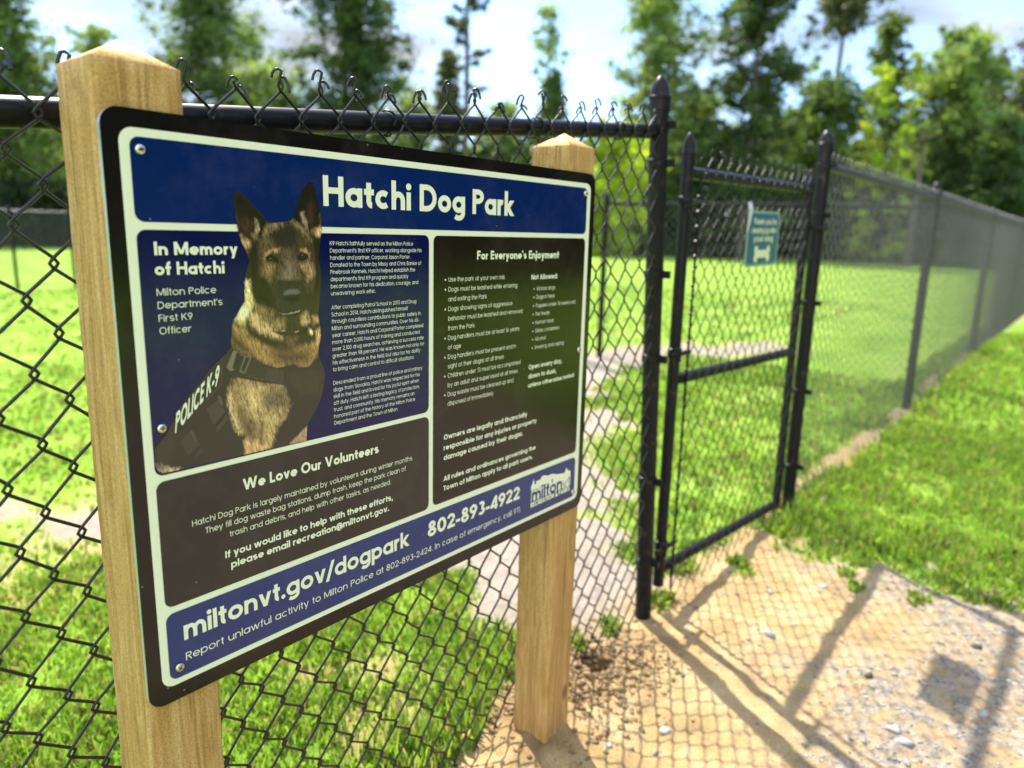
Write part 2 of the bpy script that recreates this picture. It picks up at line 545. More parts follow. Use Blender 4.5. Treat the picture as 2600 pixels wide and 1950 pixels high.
def zones(x, y):
    """grass, grey gravel, pale path: 0..1 each"""
    n = (fbm(x * 2.2, y * 2.2, 21, 4) - 0.5)
    n2 = (fbm(x * 9, y * 9, 25, 3) - 0.5)
    # outside the fence: sand in front of the gate, grass to its right
    edge = np.interp(y, [-6, -2.5, -0.6, 0.05, 0.33, 0.57, 0.82, 1.0], [5.4, 4.4, 3.35, 3.02, 2.78, 2.82, 2.80, 2.95])
    out = sstep(x - edge + n * 0.75 + n2 * 0.6, -0.07, 0.08)
    thin = 1 - sstep(np.abs(y - 0.97), 0.03, 0.16)                       # bare strip under the right-hand fence
    out = out * (1 - 0.95 * thin * sstep(fbm(x * 1.7, y * 3, 41, 3), 0.34, 0.5))
    # inside the fence
    dm = seg_dist(x, y, PATH_MAIN) + n * 0.7 + n2 * 0.45
    ds = seg_dist(x, y, PATH_SIDE) + n * 0.55 + n2 * 0.4
    path = np.maximum(1 - sstep(dm, -0.16, 0.16), 1 - sstep(ds, -0.14, 0.14))
    ins = 1 - path
    dirt_edge = np.interp(x, [0.3, 0.95, 1.1, 1.35, 1.55, 1.75, 2.0], [0.90, 0.93, 0.99, 1.06, 1.10, 1.10, 1.0])
    ins = ins * sstep(y - dirt_edge + n * 0.16 + n2 * 0.14, -0.03, 0.05)
    bare = sstep(fbm(x * 1.5 + 7, y * 1.5, 61, 4), 0.60, 0.70) * (1 - sstep(y, 2.0, 4))
    ins = ins * (1 - 0.7 * bare * (1 - sstep(x, 2.0, 2.9)))
    k = sstep(y, 0.93, 0.97)
    grass = np.where(x < 2.6, ins * k, ins * k + out * (1 - k))
    left_out = (x < 1.0) & (y < 0.93)
    grass = np.where(left_out, sstep(0.62 - x + n, 0, 0.15) * 0.9, grass)
    back = sstep(-y + n * 0.8 - 3.4 - 0.25 * x, 0.0, 0.6)
    grass = np.maximum(grass, back * (y < 0))
    gravel = sstep(0.42 - y + (x - 2.0) * 0.30 + n * 1.3, -0.2, 0.45) * (y < 1)
    path = path * sstep(y, 0.9, 1.15)
    return np.clip(grass, 0, 1), np.clip(gravel, 0, 1), np.clip(path, 0, 1)


def axis(lo, c0, c1, hi, d0, g):
    mid = list(np.arange(c0, c1, d0))
    a, s, v = [], d0, c1
    while v < hi:
        a.append(v); s *= g; v += s
    a.append(hi)
    b, s, v = [], d0, c0
    while v > lo:
        s *= g; v -= s; b.append(max(v, lo))
    return np.array(sorted(set(b)) + mid + a)


gx = axis(-900, -0.3, 3.5, 900, 0.018, 1.075)
gy = axis(-900, -0.7, 1.7, 900, 0.018, 1.075)
GX, GY = np.meshgrid(gx, gy)
GZ = height(GX, GY)
gr, gv, pa = zones(GX, GY)
GV = np.stack([GX.ravel(), GY.ravel(), GZ.ravel()], 1)
nx, ny = len(gx), len(gy)
i, j = np.meshgrid(np.arange(nx - 1), np.arange(ny - 1))
a0 = (j * nx + i).ravel()
GF = np.stack([a0, a0 + 1, a0 + nx + 1, a0 + nx], 1)
soil = np.exp(-(((GX - 1.46) / 0.22) ** 2 + ((GY - 0.93) / 0.10) ** 2)) * 1.5 * sstep(fbm(GX * 14, GY * 14, 71, 4), 0.36, 0.62)
soil = np.maximum(soil, np.exp(-(((GX - 1.2) / 0.13) ** 2 + ((GY - 0.86) / 0.11) ** 2)) * 0.9 * sstep(fbm(GX * 18, GY * 18, 73, 3), 0.35, 0.65))
GC = np.stack([gr.ravel(), gv.ravel(), pa.ravel(), np.clip(soil, 0, 1).ravel()], 1)


def ground_mat():
    m, nt, n, l, b = new_mat('ground_soil')
    at = n.new('ShaderNodeAttribute'); at.attribute_name = 'Col'
    sp = n.new('ShaderNodeSeparateColor'); l.new(at.outputs['Color'], sp.inputs['Color'])
    tc = n.new('ShaderNodeTexCoord')

    def noise(scale, det=5, rough=0.6):
        q = n.new('ShaderNodeTexNoise'); q.inputs['Scale'].default_value = scale
        q.inputs['Detail'].default_value = det; q.inputs['Roughness'].default_value = rough
        l.new(tc.outputs['Object'], q.inputs['Vector']); return q

    def ramp(src, stops):
        q = n.new('ShaderNodeValToRGB'); e = q.color_ramp.elements
        e[0].position, e[0].color = stops[0][0], stops[0][1] + (1,)
        e[1].position, e[1].color = stops[-1][0], stops[-1][1] + (1,)
        for p, c in stops[1:-1]:
            k = e.new(p); k.color = c + (1,)
        l.new(src, q.inputs['Fac']); return q

    def mix(f, c1, c2, mode='MIX'):
        q = n.new('ShaderNodeMixRGB'); q.blend_type = mode
        if isinstance(f, float): q.inputs['Fac'].default_value = f
        else: l.new(f, q.inputs['Fac'])
        l.new(c1, q.inputs['Color1']); l.new(c2, q.inputs['Color2']); return q

    sand = ramp(noise(7, 8, 0.65).outputs['Fac'], [(0.28, (0.24, 0.165, 0.078)), (0.5, (0.415, 0.29, 0.132)), (0.72, (0.485, 0.38, 0.215))])
    grains = ramp(noise(210, 4, 0.7).outputs['Fac'], [(0.3, (0.55, 0.52, 0.5)), (0.5, (1, 1, 1)), (0.72, (1.22, 1.2, 1.16))])
    sand2 = mix(0.85, sand.outputs['Color'], grains.outputs['Color'], 'MULTIPLY')
    vo = n.new('ShaderNodeTexVoronoi'); vo.inputs['Scale'].default_value = 95
    l.new(tc.outputs['Object'], vo.inputs['Vector'])
    gcol = n.new('ShaderNodeMixRGB'); gcol.blend_type = 'MIX'
    gcol.inputs['Color1'].default_value = (0.16, 0.135, 0.105, 1); gcol.inputs['Color2'].default_value = (0.37, 0.335, 0.285, 1)
    hs = n.new('ShaderNodeSeparateColor'); l.new(vo.outputs['Color'], hs.inputs['Color'])
    l.new(hs.outputs['Red'], gcol.inputs['Fac'])
    gsel = n.new('ShaderNodeMath'); gsel.operation = 'MULTIPLY'
    gpatch = ramp(noise(16, 6, 0.7).outputs['Fac'], [(0.36, (0, 0, 0)), (0.6, (1, 1, 1))])
    l.new(gpatch.outputs['Color'], gsel.inputs[0]); l.new(sp.outputs['Green'], gsel.inputs[1])
    c1 = mix(gsel.outputs[0], sand2.outputs['Color'], gcol.outputs['Color'])
    pth = ramp(noise(30, 6, 0.7).outputs['Fac'], [(0.3, (0.235, 0.19, 0.145)), (0.55, (0.325, 0.28, 0.225)), (0.75, (0.39, 0.355, 0.305))])
    pth2 = mix(0.8, pth.outputs['Color'], grains.outputs['Color'], 'MULTIPLY')
    c2 = mix(sp.outputs['Blue'], c1.outputs['Color'], pth2.outputs['Color'])
    tur = ramp(noise(1.3, 8, 0.62).outputs['Fac'], [(0.3, (0.12, 0.23, 0.02)), (0.5, (0.20, 0.34, 0.03)), (0.7, (0.32, 0.41, 0.08))])
    tg = ramp(noise(55, 5, 0.7).outputs['Fac'], [(0.3, (0.5, 0.55, 0.4)), (0.52, (1, 1, 1)), (0.7, (1.3, 1.25, 1.1))])
    tur2 = mix(0.8, tur.outputs['Color'], tg.outputs['Color'], 'MULTIPLY')
    c3 = mix(sp.outputs['Red'], c2.outputs['Color'], tur2.outputs['Color'])
    dk = n.new('ShaderNodeMixRGB'); dk.inputs['Color2'].default_value = (0.135, 0.075, 0.032, 1)   # freshly dug damp soil
    dm = n.new('ShaderNodeMath'); dm.operation = 'MULTIPLY'; dm.inputs[1].default_value = 0.85
    l.new(at.outputs['Alpha'], dm.inputs[0]); l.new(dm.outputs[0], dk.inputs['Fac']); l.new(c3.outputs['Color'], dk.inputs['Color1'])
    l.new(dk.outputs['Color'], b.inputs['Base Color'])
    b.inputs['Roughness'].default_value = 0.95
    b.inputs['Specular IOR Level'].default_value = 0.15
    bp = n.new('ShaderNodeBump'); bp.inputs['Strength'].default_value = 0.8; bp.inputs['Distance'].default_value = 0.006
    l.new(noise(120, 6, 0.75).outputs['Fac'], bp.inputs['Height'])
    bp2 = n.new('ShaderNodeBump'); bp2.inputs['Strength'].default_value = 0.6; bp2.inputs['Distance'].default_value = 0.004
    vm = n.new('ShaderNodeMath'); vm.operation = 'MULTIPLY'; l.new(vo.outputs['Distance'], vm.inputs[0]); l.new(gsel.outputs[0], vm.inputs[1])
    l.new(vm.outputs[0], bp2.inputs['Height']); l.new(bp.outputs['Normal'], bp2.inputs['Normal'])
    l.new(bp2.outputs['Normal'], b.inputs['Normal'])
    return m


M_GROUND = ground_mat()
fpath = pa.ravel()[GF].mean(1) > 0.5


def submesh(mask):
    F = GF[mask]
    u, inv = np.unique(F.ravel(), return_inverse=True)
    return GV[u], inv.reshape(F.shape), GC[u]


for nm, msk in (('ground', ~fpath), ('gravel_path', fpath)):
    v_, f_, c_ = submesh(msk)
    tag(link_np(nm, v_, f_, M_GROUND, smooth=True, col=c_), kind='structure')


# ------------------------------------------------------------------ grass (real blades where it is near)
def blades(n, x0, x1, y0, y1, hmin, hmax, wid, dark=0.0, lean=0.5, thr=0.35, leafy_part=0.3):
    x = rng.uniform(x0, x1, n); y = rng.uniform(y0, y1, n)
    g = zones(x, y)[0]
    tuft = fbm(x * 6, y * 6, 77, 3)
    keep = (g > thr * rng.uniform(0.4, 1.6, n)) & (tuft > rng.uniform(0.05, 0.55, n))
    x, y, tuft = x[keep], y[keep], tuft[keep]
    n = len(x)
    z = height(x, y) - 0.003
    lf = rng.uniform(size=n) < leafy_part            # broad little leaves (clover, plantain) among the blades
    h = rng.uniform(hmin, hmax, n) * (0.55 + 0.9 * tuft) * np.where(lf, 0.75, 1)
    w = wid * rng.uniform(0.6, 1.3, n) * np.where(lf, 3.2, 1)
    a = rng.uniform(0, 2 * np.pi, n)
    la = rng.uniform(0, 2 * np.pi, n)
    le = h * rng.uniform(0.1, 1.0, n) * lean * np.where(lf, 1.7, 1)
    dx, dy = np.cos(a) * w / 2, np.sin(a) * w / 2
    lx, ly = np.cos(la) * le, np.sin(la) * le
    s = np.where(lf, 1.0, 0.75)
    V = np.stack([
        np.stack([x - dx * .6, y - dy * .6, z], 1), np.stack([x + dx * .6, y + dy * .6, z], 1),
        np.stack([x + dx * s + lx * .4, y + dy * s + ly * .4, z + h * .6], 1),
        np.stack([x - dx * s + lx * .4, y - dy * s + ly * .4, z + h * .6], 1),
        np.stack([x + lx, y + ly, z + h], 1)], 1)
    base = np.arange(n)[:, None] * 5
    Q = base + np.array([[0, 1, 2, 3]]); T = base + np.array([[3, 2, 4]])
    hue = np.clip(0.55 * fbm(x * 1.1, y * 1.1, 88, 3) + 0.45 * rng.uniform(size=n), 0, 1)[:, None]
    col = np.array([[0.125, 0.255, 0.03]]) * (1 - hue) + np.array([[0.30, 0.43, 0.065]]) * hue
    dry = (rng.uniform(size=n) < 0.14)[:, None]
    col = np.where(dry, np.array([[0.34, 0.29, 0.13]]), col) * rng.uniform(0.42, 1.35, (n, 1)) * (1 - dark)
    return V.reshape(-1, 3), Q, T, np.repeat(col, 5, 0)


GR = [blades(60000, 0.15, 2.3, 0.93, 2.6, .018, .048, .0042, leafy_part=.42),
      blades(26000, 0.3, 4.8, 2.2, 6.5, .02, .05, .009),
      blades(24000, 2.3, 6.5, 0.97, 3.2, .02, .055, .008),
      blades(56000, 2.55, 5.2, -1.3, 0.98, .02, .055, .0065, leafy_part=.2),
      blades(22000, 4.8, 11, -1.5, 1.2, .03, .06, .014, leafy_part=.15),
      blades(16000, 2, 14, 3, 14, .03, .06, .02),
      blades(3500, 2.75, 10, 0.80, 1.10, .04, .10, .007, thr=.2, leafy_part=.25),
      blades(2600, 0.3, 2.0, 0.95, 1.15, .04, .10, .005, thr=.2),
      blades(900, 2.6, 3.5, -1.2, 0.9, .03, .07, .006, thr=.02, leafy_part=.5)]
for tx, ty in ((2.72, .22), (2.80, .10), (2.62, .30), (2.93, .02), (2.70, .05), (2.55, .52), (2.66, .78), (2.45, .86), (1.72, .97), (1.62, 1.0), (1.98, .96)):
    
    for q in range(3):
        w_ = rng.uniform(.015, .05)
        ux, uy = tx + rng.normal(0, .04), ty + rng.normal(0, .03)
        GR.append(blades(int(1500 * w_), ux - w_, ux + w_, uy - w_ * .7, uy + w_ * .7, .012, .045, .0055, thr=-1, leafy_part=.45))
off, Vs, Qs, Ts, Cs = 0, [], [], [], []
for v_, q_, t_, c_ in GR:
    Vs.append(v_); Qs.append(q_ + off); Ts.append(t_ + off); Cs.append(c_); off += len(v_)
tag(link_np('grass', np.concatenate(Vs), [np.concatenate(Qs), np.concatenate(Ts)], M_GRASS, col=np.concatenate(Cs)), kind='stuff')


# ------------------------------------------------------------------ loose stones
def pebble_mesh(n, px, py, size, flat=0.6, sink=0.3):
    """n irregular little stones as one numpy mesh (deformed octahedra cut once)"""
    base = np.array([[1, 0, 0], [-1, 0, 0], [0, 1, 0], [0, -1, 0], [0, 0, 1], [0, 0, -1]], float)
    F0 = [(0, 2, 4), (2, 1, 4), (1, 3, 4), (3, 0, 4), (2, 0, 5), (1, 2, 5), (3, 1, 5), (0, 3, 5)]
    vs = [tuple(b) for b in base]; fs = []; mid = {}
    def md(a, b):
        k = (min(a, b), max(a, b))
        if k not in mid:
            v = (np.array(vs[a]) + np.array(vs[b])) / 2
            vs.append(tuple(v / np.linalg.norm(v))); mid[k] = len(vs) - 1
        return mid[k]
    for a, b, c in F0:
        ab, bc, ca = md(a, b), md(b, c), md(c, a)
        fs += [(a, ab, ca), (b, bc, ab), (c, ca, bc), (ab, bc, ca)]
    B = np.array(vs); Ft = np.array(fs)
    r = rng.uniform(0.72, 1.2, (n, len(B), 1)) * B[None]
    sc = np.stack([rng.uniform(.7, 1.3, n), rng.uniform(.6, 1.0, n), rng.uniform(.35, flat, n)], 1) * size[:, None] / 2
    r = r * sc[:, None, :]
    a = rng.uniform(0, 2 * np.pi, n)
    ca, sa = np.cos(a)[:, None], np.sin(a)[:, None]
    X = r[:, :, 0] * ca - r[:, :, 1] * sa + px[:, None]
    Y = r[:, :, 0] * sa + r[:, :, 1] * ca + py[:, None]
    Z = r[:, :, 2] + (height(px, py) + sc[:, 2] * (1 - 2 * sink) * 0.5)[:, None]
    V = np.stack([X, Y, Z], 2).reshape(-1, 3)
    F = (np.arange(n)[:, None, None] * len(B) + Ft[None]).reshape(-1, 3)
    return V, F, len(B)


def stone_mat():
    m, nt, n, l, b = new_mat('stone')
    at = n.new('ShaderNodeAttribute'); at.attribute_name = 'Col'
    tc = n.new('ShaderNodeTexCoord'); ns = n.new('ShaderNodeTexNoise'); ns.inputs['Scale'].default_value = 160; ns.inputs['Detail'].default_value = 4
    l.new(tc.outputs['Object'], ns.inputs['Vector'])
    mr = n.new('ShaderNodeMapRange'); mr.inputs['To Min'].default_value = 0.7; mr.inputs['To Max'].default_value = 1.25
    l.new(ns.outputs['Fac'], mr.inputs['Value'])
    mx = n.new('ShaderNodeMixRGB'); mx.blend_type = 'MULTIPLY'; mx.inputs['Fac'].default_value = 1
    l.new(at.outputs['Color'], mx.inputs['Color1']); l.new(mr.outputs['Result'], mx.inputs['Color2'])
    l.new(mx.outputs['Color'], b.inputs['Base Color'])
    b.inputs['Roughness'].default_value = 0.85
    return m


M_STONE = stone_mat()
n = 9000
px = rng.uniform(1.0, 3.5, n); py = rng.uniform(-0.75, 0.95, n)
gg, gvl, _ = zones(px, py)
kp = (gg < 0.4) & (rng.uniform(size=n) < 0.10 + 0.9 * gvl)
px, py = px[kp], py[kp]
px2 = rng.uniform(0.6, 6.5, 2600); py2 = rng.uniform(1.0, 4.0, 2600)
kp = zones(px2, py2)[2] > 0.5
px, py = np.concatenate([px, px2[kp]]), np.concatenate([py, py2[kp]])
sz = 0.004 + 0.013 * rng.uniform(size=len(px)) ** 3
PV, PF, PB = pebble_mesh(len(px), px, py, sz)
g_ = rng.uniform(0.13, 0.36, (len(px), 1))
pc = np.repeat(g_ * np.array([[1.07, 1.0, 0.90]]) + rng.uniform(-.02, .02, (len(px), 3)), PB, 0)
tag(link_np('gravel', PV, PF, M_STONE, col=pc), kind='stuff')

n = 3600
px = np.concatenate([rng.normal(1.45, 0.17, n), rng.normal(1.56, 0.07, 700)]); py = np.concatenate([rng.normal(0.905, 0.085, n), rng.normal(0.90, 0.04, 700)])
kp = ~((px < 1.30) & (py > 0.80) & (py < 0.94) & (px > 1.15))
px, py = px[kp], py[kp]
sz = 0.003 + 0.021 * rng.uniform(size=len(px)) ** 4
PV, PF, PB = pebble_mesh(len(px), px, py, sz, flat=0.8)
sh = rng.uniform(0.4, 1.15, (len(px), 1))
tag(link_np('soil_crumbs', PV, PF, M_STONE, col=np.repeat(sh * np.array([[0.30, 0.195, 0.085]]), PB, 0)), kind='stuff')

STONES = [  # x, y, size, grey, label
    (2.02, 0.617, .036, .46, 'grey pebble alone in the middle of the sand before the gate'),
    (2.44, 0.585, .030, .62, 'pale white stone lying near the grass edge of the sandy entrance'),
    (2.30, 0.715, .026, .60, 'small white stone between the gate and the long rail shadow'),
    (1.985, 0.335, .030, .10, 'flat dark stone on the sand beyond the crossing shadows'),
    (1.80, 0.235, .030, .62, 'white stone, farthest of the loose cluster at the lower right'),
    (1.765, 0.205, .034, .52, 'long flat pale stone in the middle of the loose cluster at the lower right'),
    (1.70, 0.185, .028, .44, 'broken grey stone, nearest of the loose cluster at the lower right'),
    (1.62, 0.17, .034, .56, 'pale stone at the bottom edge of the picture beside the shadow stripes'),
    (1.43, 0.655, .032, .62, 'flat whitish stone on the sand beside the right timber post'),
    (1.285, 0.72, .024, .58, 'white stone in the shadow at the foot of the right timber post'),
    (2.37, 0.13, .030, .08, 'dark flat stone at the right edge of the gravel'),
    (2.0, 0.075, .032, .5, 'grey stone inside the dark square sign shadow on the gravel'),
]
for x_, y_, s_, g_, lab in STONES:
    PV, PF, PB = pebble_mesh(1, np.array([x_]), np.array([y_]), np.array([s_]), flat=0.75, sink=0.25)
    o = link_np('stone', PV, PF, M_STONE, col=np.tile(np.array([[g_, g_ * .98, g_ * .95]]) * .68, (PB, 1)), origin=(x_, y_, float(height(np.array(x_), np.array(y_)))))
    tag(o, lab, 'stone', 'loose stones on the sandy entrance')

# ------------------------------------------------------------------ chain-link fences
def chain(name, parent, O, d, length, ztop, slope, zbot, rows_b=0.0415, a=0.0345, r=0.0024, sides=5,
          detail=True, jit=0.0, mat=None, hooks=True, bow=0.0, lap=0.0054):
    """woven zigzag wires from O along the unit vector d; every wire is a tube, all of them one mesh"""
    d = np.array(d, float); nrm = np.array([-d[1], d[0]])
    K = int(length / a)
    zb = zbot
    nr = int(math.ceil((ztop + max(0, slope * length) - zb) / rows_b)) + 1
    rows = np.arange(nr)
    k = np.arange(K)[:, None]
    left = ((k + rows[None]) % 2 == 0)                       # vertex on the left column
    col = np.where(left, k, k + 1)
    sgn = np.where(left, -1.0, 1.0)
    s = col * a + sgn * lap
    z = ztop - rows[None] * rows_b + slope * (col * a)
    nn = sgn * r * 1.15
    if jit:
        js = (_hash(col, rows[None] + 0 * col, 0 * col, 5) - .5) * jit
        jz = (_hash(col, rows[None] + 0 * col, 0 * col, 6) - .5) * jit
        s, z = s + js, z + jz
    bo = bow * np.sin(s / max(length, 1e-6) * 9.0) * np.sin(rows[None] * 0.21)
    nn = nn + bo
    if detail:                                               # three points round each bend
        e = rows_b * 0.13
        S = np.stack([s - sgn * a * .115, s, s - sgn * a * .115], 2)
        Z = np.stack([z + e, z, z - e], 2)
        N = np.stack([nn * .45 + bo * .55, nn, nn * .45 + bo * .55], 2)
        S, Z, N = [q.reshape(K, -1) for q in (S, Z, N)]
    else:
        S, Z, N = s, z, nn
    if hooks:                                                # knuckled ends curled over each other at the top edge
        up = (_hash(k, 0 * k, 0 * k, 9) - .35) * 0.036
        hx = np.array([[.0062, .0060, .0034, -.0002, -.0042]]); hh = np.array([[-.010, -.002, .0048, .0062, .0030]]) * (.5 + .8 * _hash(k, 0 * k, 0 * k, 19))
        hs = s[:, :1] + sgn[:, :1] * hx
        hz = z[:, :1] + up + hh
        hn = nn[:, :1] + np.linspace(-1.3, .6, 5)[None] * 0.005 * sgn[:, :1]
        S = np.concatenate([hs, S[:, 1:]], 1); Z = np.concatenate([hz, Z[:, 1:]], 1); N = np.concatenate([hn, N[:, 1:]], 1)
    P = np.stack([O[0] + d[0] * S + nrm[0] * N, O[1] + d[1] * S + nrm[1] * N, Z], 2)
    T = np.empty_like(P)
    T[:, 1:-1] = P[:, 2:] - P[:, :-2]; T[:, 0] = P[:, 1] - P[:, 0]; T[:, -1] = P[:, -1] - P[:, -2]
    T /= np.linalg.norm(T, axis=2, keepdims=True) + 1e-9
    ref = np.array([nrm[0], nrm[1], 0.013])
    U = np.cross(T, ref); U /= np.linalg.norm(U, axis=2, keepdims=True) + 1e-9
    W = np.cross(T, U)
    an = np.arange(sides) * 2 * np.pi / sides
    V = P[:, :, None] + (U[:, :, None] * np.cos(an)[None, None, :, None] + W[:, :, None] * np.sin(an)[None, None, :, None]) * r
    m = P.shape[1]
    ii = np.arange(K)[:, None, None] * (m * sides) + np.arange(m - 1)[None, :, None] * sides
    q = np.arange(sides)[None, None]
    q2 = (q + 1) % sides
    F = np.stack([ii + q, ii + q2, ii + q2 + sides, ii + q + sides], 3).reshape(-1, 4)
    return link_np(name, V.reshape(-1, 3), F, mat or M_WIRE, parent, smooth=True)


def cap_prof(r, z):
    """pressed-steel bullet cap: a collar, a bead, then a pointed dome"""
    return [(r * 1.14, z - .030), (r * 1.14, z - .004), (r * 1.24, z - .002), (r * 1.24, z + .004), (r * 1.10, z + .008),
            (r * 1.04, z + .018), (r * .90, z + .030), (r * .66, z + .042), (r * .38, z + .051), (r * .12, z + .056), (r * .02, z + .057)]


def pipe_post(parent, x, y, ztop, r, bands=(), zbot=None, cap=True, n=20, lean=(0, 0)):
    zb = zbot if zbot is not None else float(height(np.array(x), np.array(y))) - 0.15
    sh = lambda m: (setattr(m, 'v', [(vx + lean[0] * vz, vy + lean[1] * vz, vz) for vx, vy, vz in m.v]), m)[1]   # the post's own tilt
    mb = sh(MB().tube([(x, y, zb), (x, y, ztop)], r, n))
    p = mb.build('post', M_VINYL_DUSTY, parent, True)
    if cap:
        sh(MB().lathe(x, y, cap_prof(r, ztop), n)).build('cap', M_VINYL, p, True)
    for zz in bands:
        b = MB().lathe(x, y, [(r * 1.02, zz - .012), (r * 1.14, zz - .010), (r * 1.14, zz + .010), (r * 1.02, zz + .012)], n)
        b.box((x - .006, y - r - .022, zz - .010), (x + .006, y - r + .004, zz + .010))
        b.tube([(x - .012, y - r - .014, zz), (x + .012, y - r - .014, zz)], .0045, 6)
        sh(b).build('band', M_VINYL, p, True)
    return p


Z = lambda z: z + CH                                         # heights were surveyed from the lens
# the fence behind the sign
LF = empty('chain_link_fence', (1.87, .955, 0), 'black chain-link fence running behind the big sign up to the tall capped gate post', 'fence')
rail_z = lambda x: Z(.117 + .103 * (x - .3))
MB().tube([(x, .972 + .002 * math.sin(x * 3), rail_z(x)) for x in np.linspace(-1.2, 1.79, 14)], .0178, 16).build('top_rail', M_VINYL_DUSTY, LF, True)
pipe_post(LF, 1.868, .954, Z(.352), .0245, bands=(Z(.285), Z(.19), Z(-.10), Z(-.335), Z(-.70), Z(-.96)), lean=(-.050, .008))
for x_ in (.12, .86, 1.27, 1.60):                            # ties that hold the mesh to the rail
    zc = rail_z(x_)
    MB().tube([(x_ + .004 * math.sin(a * 3), .971 + .0205 * math.cos(a), zc + .0205 * math.sin(a)) for a in np.linspace(-2.2, 3.4, 15)], .002, 5).build('tie_wire', M_VINYL, LF, True)
chain('mesh', LF, (-0.6715, .948), (1, 0), 2.50, Z(.117 + .103 * (-.6715 - .3)) + .042, .103, -0.13, jit=.006, r=.0022, sides=6, bow=.005)
tb = MB()
tb.tube([(1.838, .948, .06), (1.772, .95, Z(.30))], .004, 6)
tb.build('tension_bar', M_VINYL, LF)

# the gate
GT = empty('gate', (1.935, .945, .1), 'narrow black chain-link gate with three cross rails between two capped posts', 'gate')
fr = MB().tube([(1.937, .945, Z(-1.066)), (1.937, .945, Z(.235))], .0172, 16)
hp = fr.build('upright', M_VINYL_DUSTY, GT, True)
MB().lathe(1.937, .945, cap_prof(.0172, Z(.228)), 18).build('cap', M_VINYL, hp, True)
fr = MB().tube([(3.0, .945, Z(-1.12)), (3.0, .945, Z(.23))], .0172, 16)
lp = fr.build('upright', M_VINYL_DUSTY, GT, True)
MB().lathe(3.0, .945, cap_prof(.0172, Z(.215)), 18).build('cap', M_VINYL, lp, True)
for za, zb in ((.178, .196), (-.412, -.442), (-1.014, -1.097)):
    MB().tube([(1.95, .945, Z(za)), (2.988, .945, Z(zb))], .0172, 14).build('rail', M_VINYL_DUSTY, GT, True)
chain('mesh', GT, (1.985, .924), (1, 0), 1.0, Z(.178) + .052, .018, Z(-1.085), jit=.005, r=.0017, sides=5)
tb = MB()
tb.tube([(1.985, .925, Z(-1.09)), (1.985, .925, Z(.17))], .004, 6)
for i_ in range(30):
    zz = Z(-1.05 + i_ * .0415)
    tb.tube([(1.978, .925, zz), (1.992, .925, zz + .012)], .0048, 6)
tb.build('tension_bar', M_VINYL, GT, True)
for zz in (.10, -.33, -.93):
    hb = MB().lathe(1.937, .945, [(.018, Z(zz) - .014), (.0205, Z(zz) - .012), (.0205, Z(zz) + .012), (.018, Z(zz) + .014)], 16)
    hb.tube([(1.868, .925, Z(zz)), (1.90, .918, Z(zz)), (1.937, .922, Z(zz)), (1.985, .922, Z(zz))], .0075, 8)
    hb.lathe(1.905, .918, [(.010, Z(zz) - .02), (.010, Z(zz) + .02)], 10)
    hb.build('hinge', M_VINYL_DUSTY, GT, True)
lt = MB().lathe(3.0, .945, [(.0205, Z(.02)), (.0205, Z(.075))], 14)
lt.tube([(3.0, .922, Z(.05)), (3.05, .905, Z(.05)), (3.10, .888, Z(.045)), (3.135, .905, Z(.04))], .007, 8)
lt.tube([(3.0, .905, Z(.05)), (3.0, .905, Z(.14))], .006, 8)
lt.build('latch', M_VINYL_DUSTY, GT, True)

# the fence that runs on to the right
RF = empty('chain_link_fence', (3.1, .93, 0), 'long black chain-link fence running away to the right beyond the gate', 'fence')
pipe_post(RF, 3.10, .928, Z(.372), .0265, bands=(Z(.29), Z(.10), Z(-.25), Z(-.62), Z(-.95)))
xs_posts = [5.6, 8.65, 11.7, 14.75, 17.8, 20.85, 23.9, 26.95, 30.0, 33.0]
for x_ in xs_posts:
    pipe_post(RF, x_, .945, Z(.345 if x_ < 7 else .31), .028, n=12)
MB().tube([(3.1, .945, Z(.300)), (5.6, .947, Z(.302)), (8.65, .95, Z(.285)), (33, .95, Z(.27))], .0178, 12).build('top_rail', M_VINYL, RF, True)
chain('mesh', RF, (3.12, .918), (1, 0), 30.0, Z(.300) + .050, -.0012, -0.06, r=.0017, sides=4, detail=False, hooks=False, mat=M_WIRE_GREY, jit=.004)

# low inner fence that closes off the second run
IF = empty('chain_link_fence', (5.8, 3.6, 0), 'low inner chain-link fence crossing the lawn behind the gate', 'fence')
A, B = np.array([6.92, .98]), np.array([5.80, 3.60])
dv = (B - A) / np.linalg.norm(B - A)
pipe_post(IF, B[0], B[1], Z(.33), .0265, n=14)
MB().tube([(A[0], A[1], Z(.292)), (B[0], B[1], Z(.285))], .0178, 12).build('top_rail', M_VINYL_DUSTY, IF, True)
chain('mesh', IF, tuple(A), tuple(dv), 2.85, Z(.29) + .03, 0, -0.03, r=.0022, sides=4, detail=False, hooks=False, mat=M_WIRE_GREY)
IG = empty('gate', (5.72, 3.78, 0), 'second capped post and rail end of the inner fence gateway, seen through the mesh', 'gate')
pipe_post(IG, 5.72, 3.90, Z(.20), .0265, n=14)
MB().tube([(5.72, 3.90, Z(.205)), (6.0, 6.2, Z(.19))], .0178, 12).build('rail', M_VINYL_DUSTY, IG, True)
chain('mesh', IG, (5.72, 3.9), (.1208, .9927), 2.3, Z(.21), 0, -0.03, r=.0022, sides=4, detail=False, hooks=False, mat=M_WIRE_GREY)

BF = empty('chain_link_fence', (5.2, 14.2, 0), 'distant low chain-link fence across the lawn at the far left', 'fence')
for x_ in (1.2, 4.35, 5.25, 8.2, 11.3):
    pipe_post(BF, x_, 14.2, Z(.19), .0265, n=10)
MB().tube([(1.2, 14.2, Z(.13)), (11.3, 14.2, Z(.19))], .021, 10).build('top_rail', M_VINYL_DUSTY, BF, True)
chain('mesh', BF, (1.2, 14.21), (1, 0), 10.1, Z(.15), .005, -0.03, r=.0026, sides=3, detail=False, hooks=False, mat=M_WIRE_GREY)

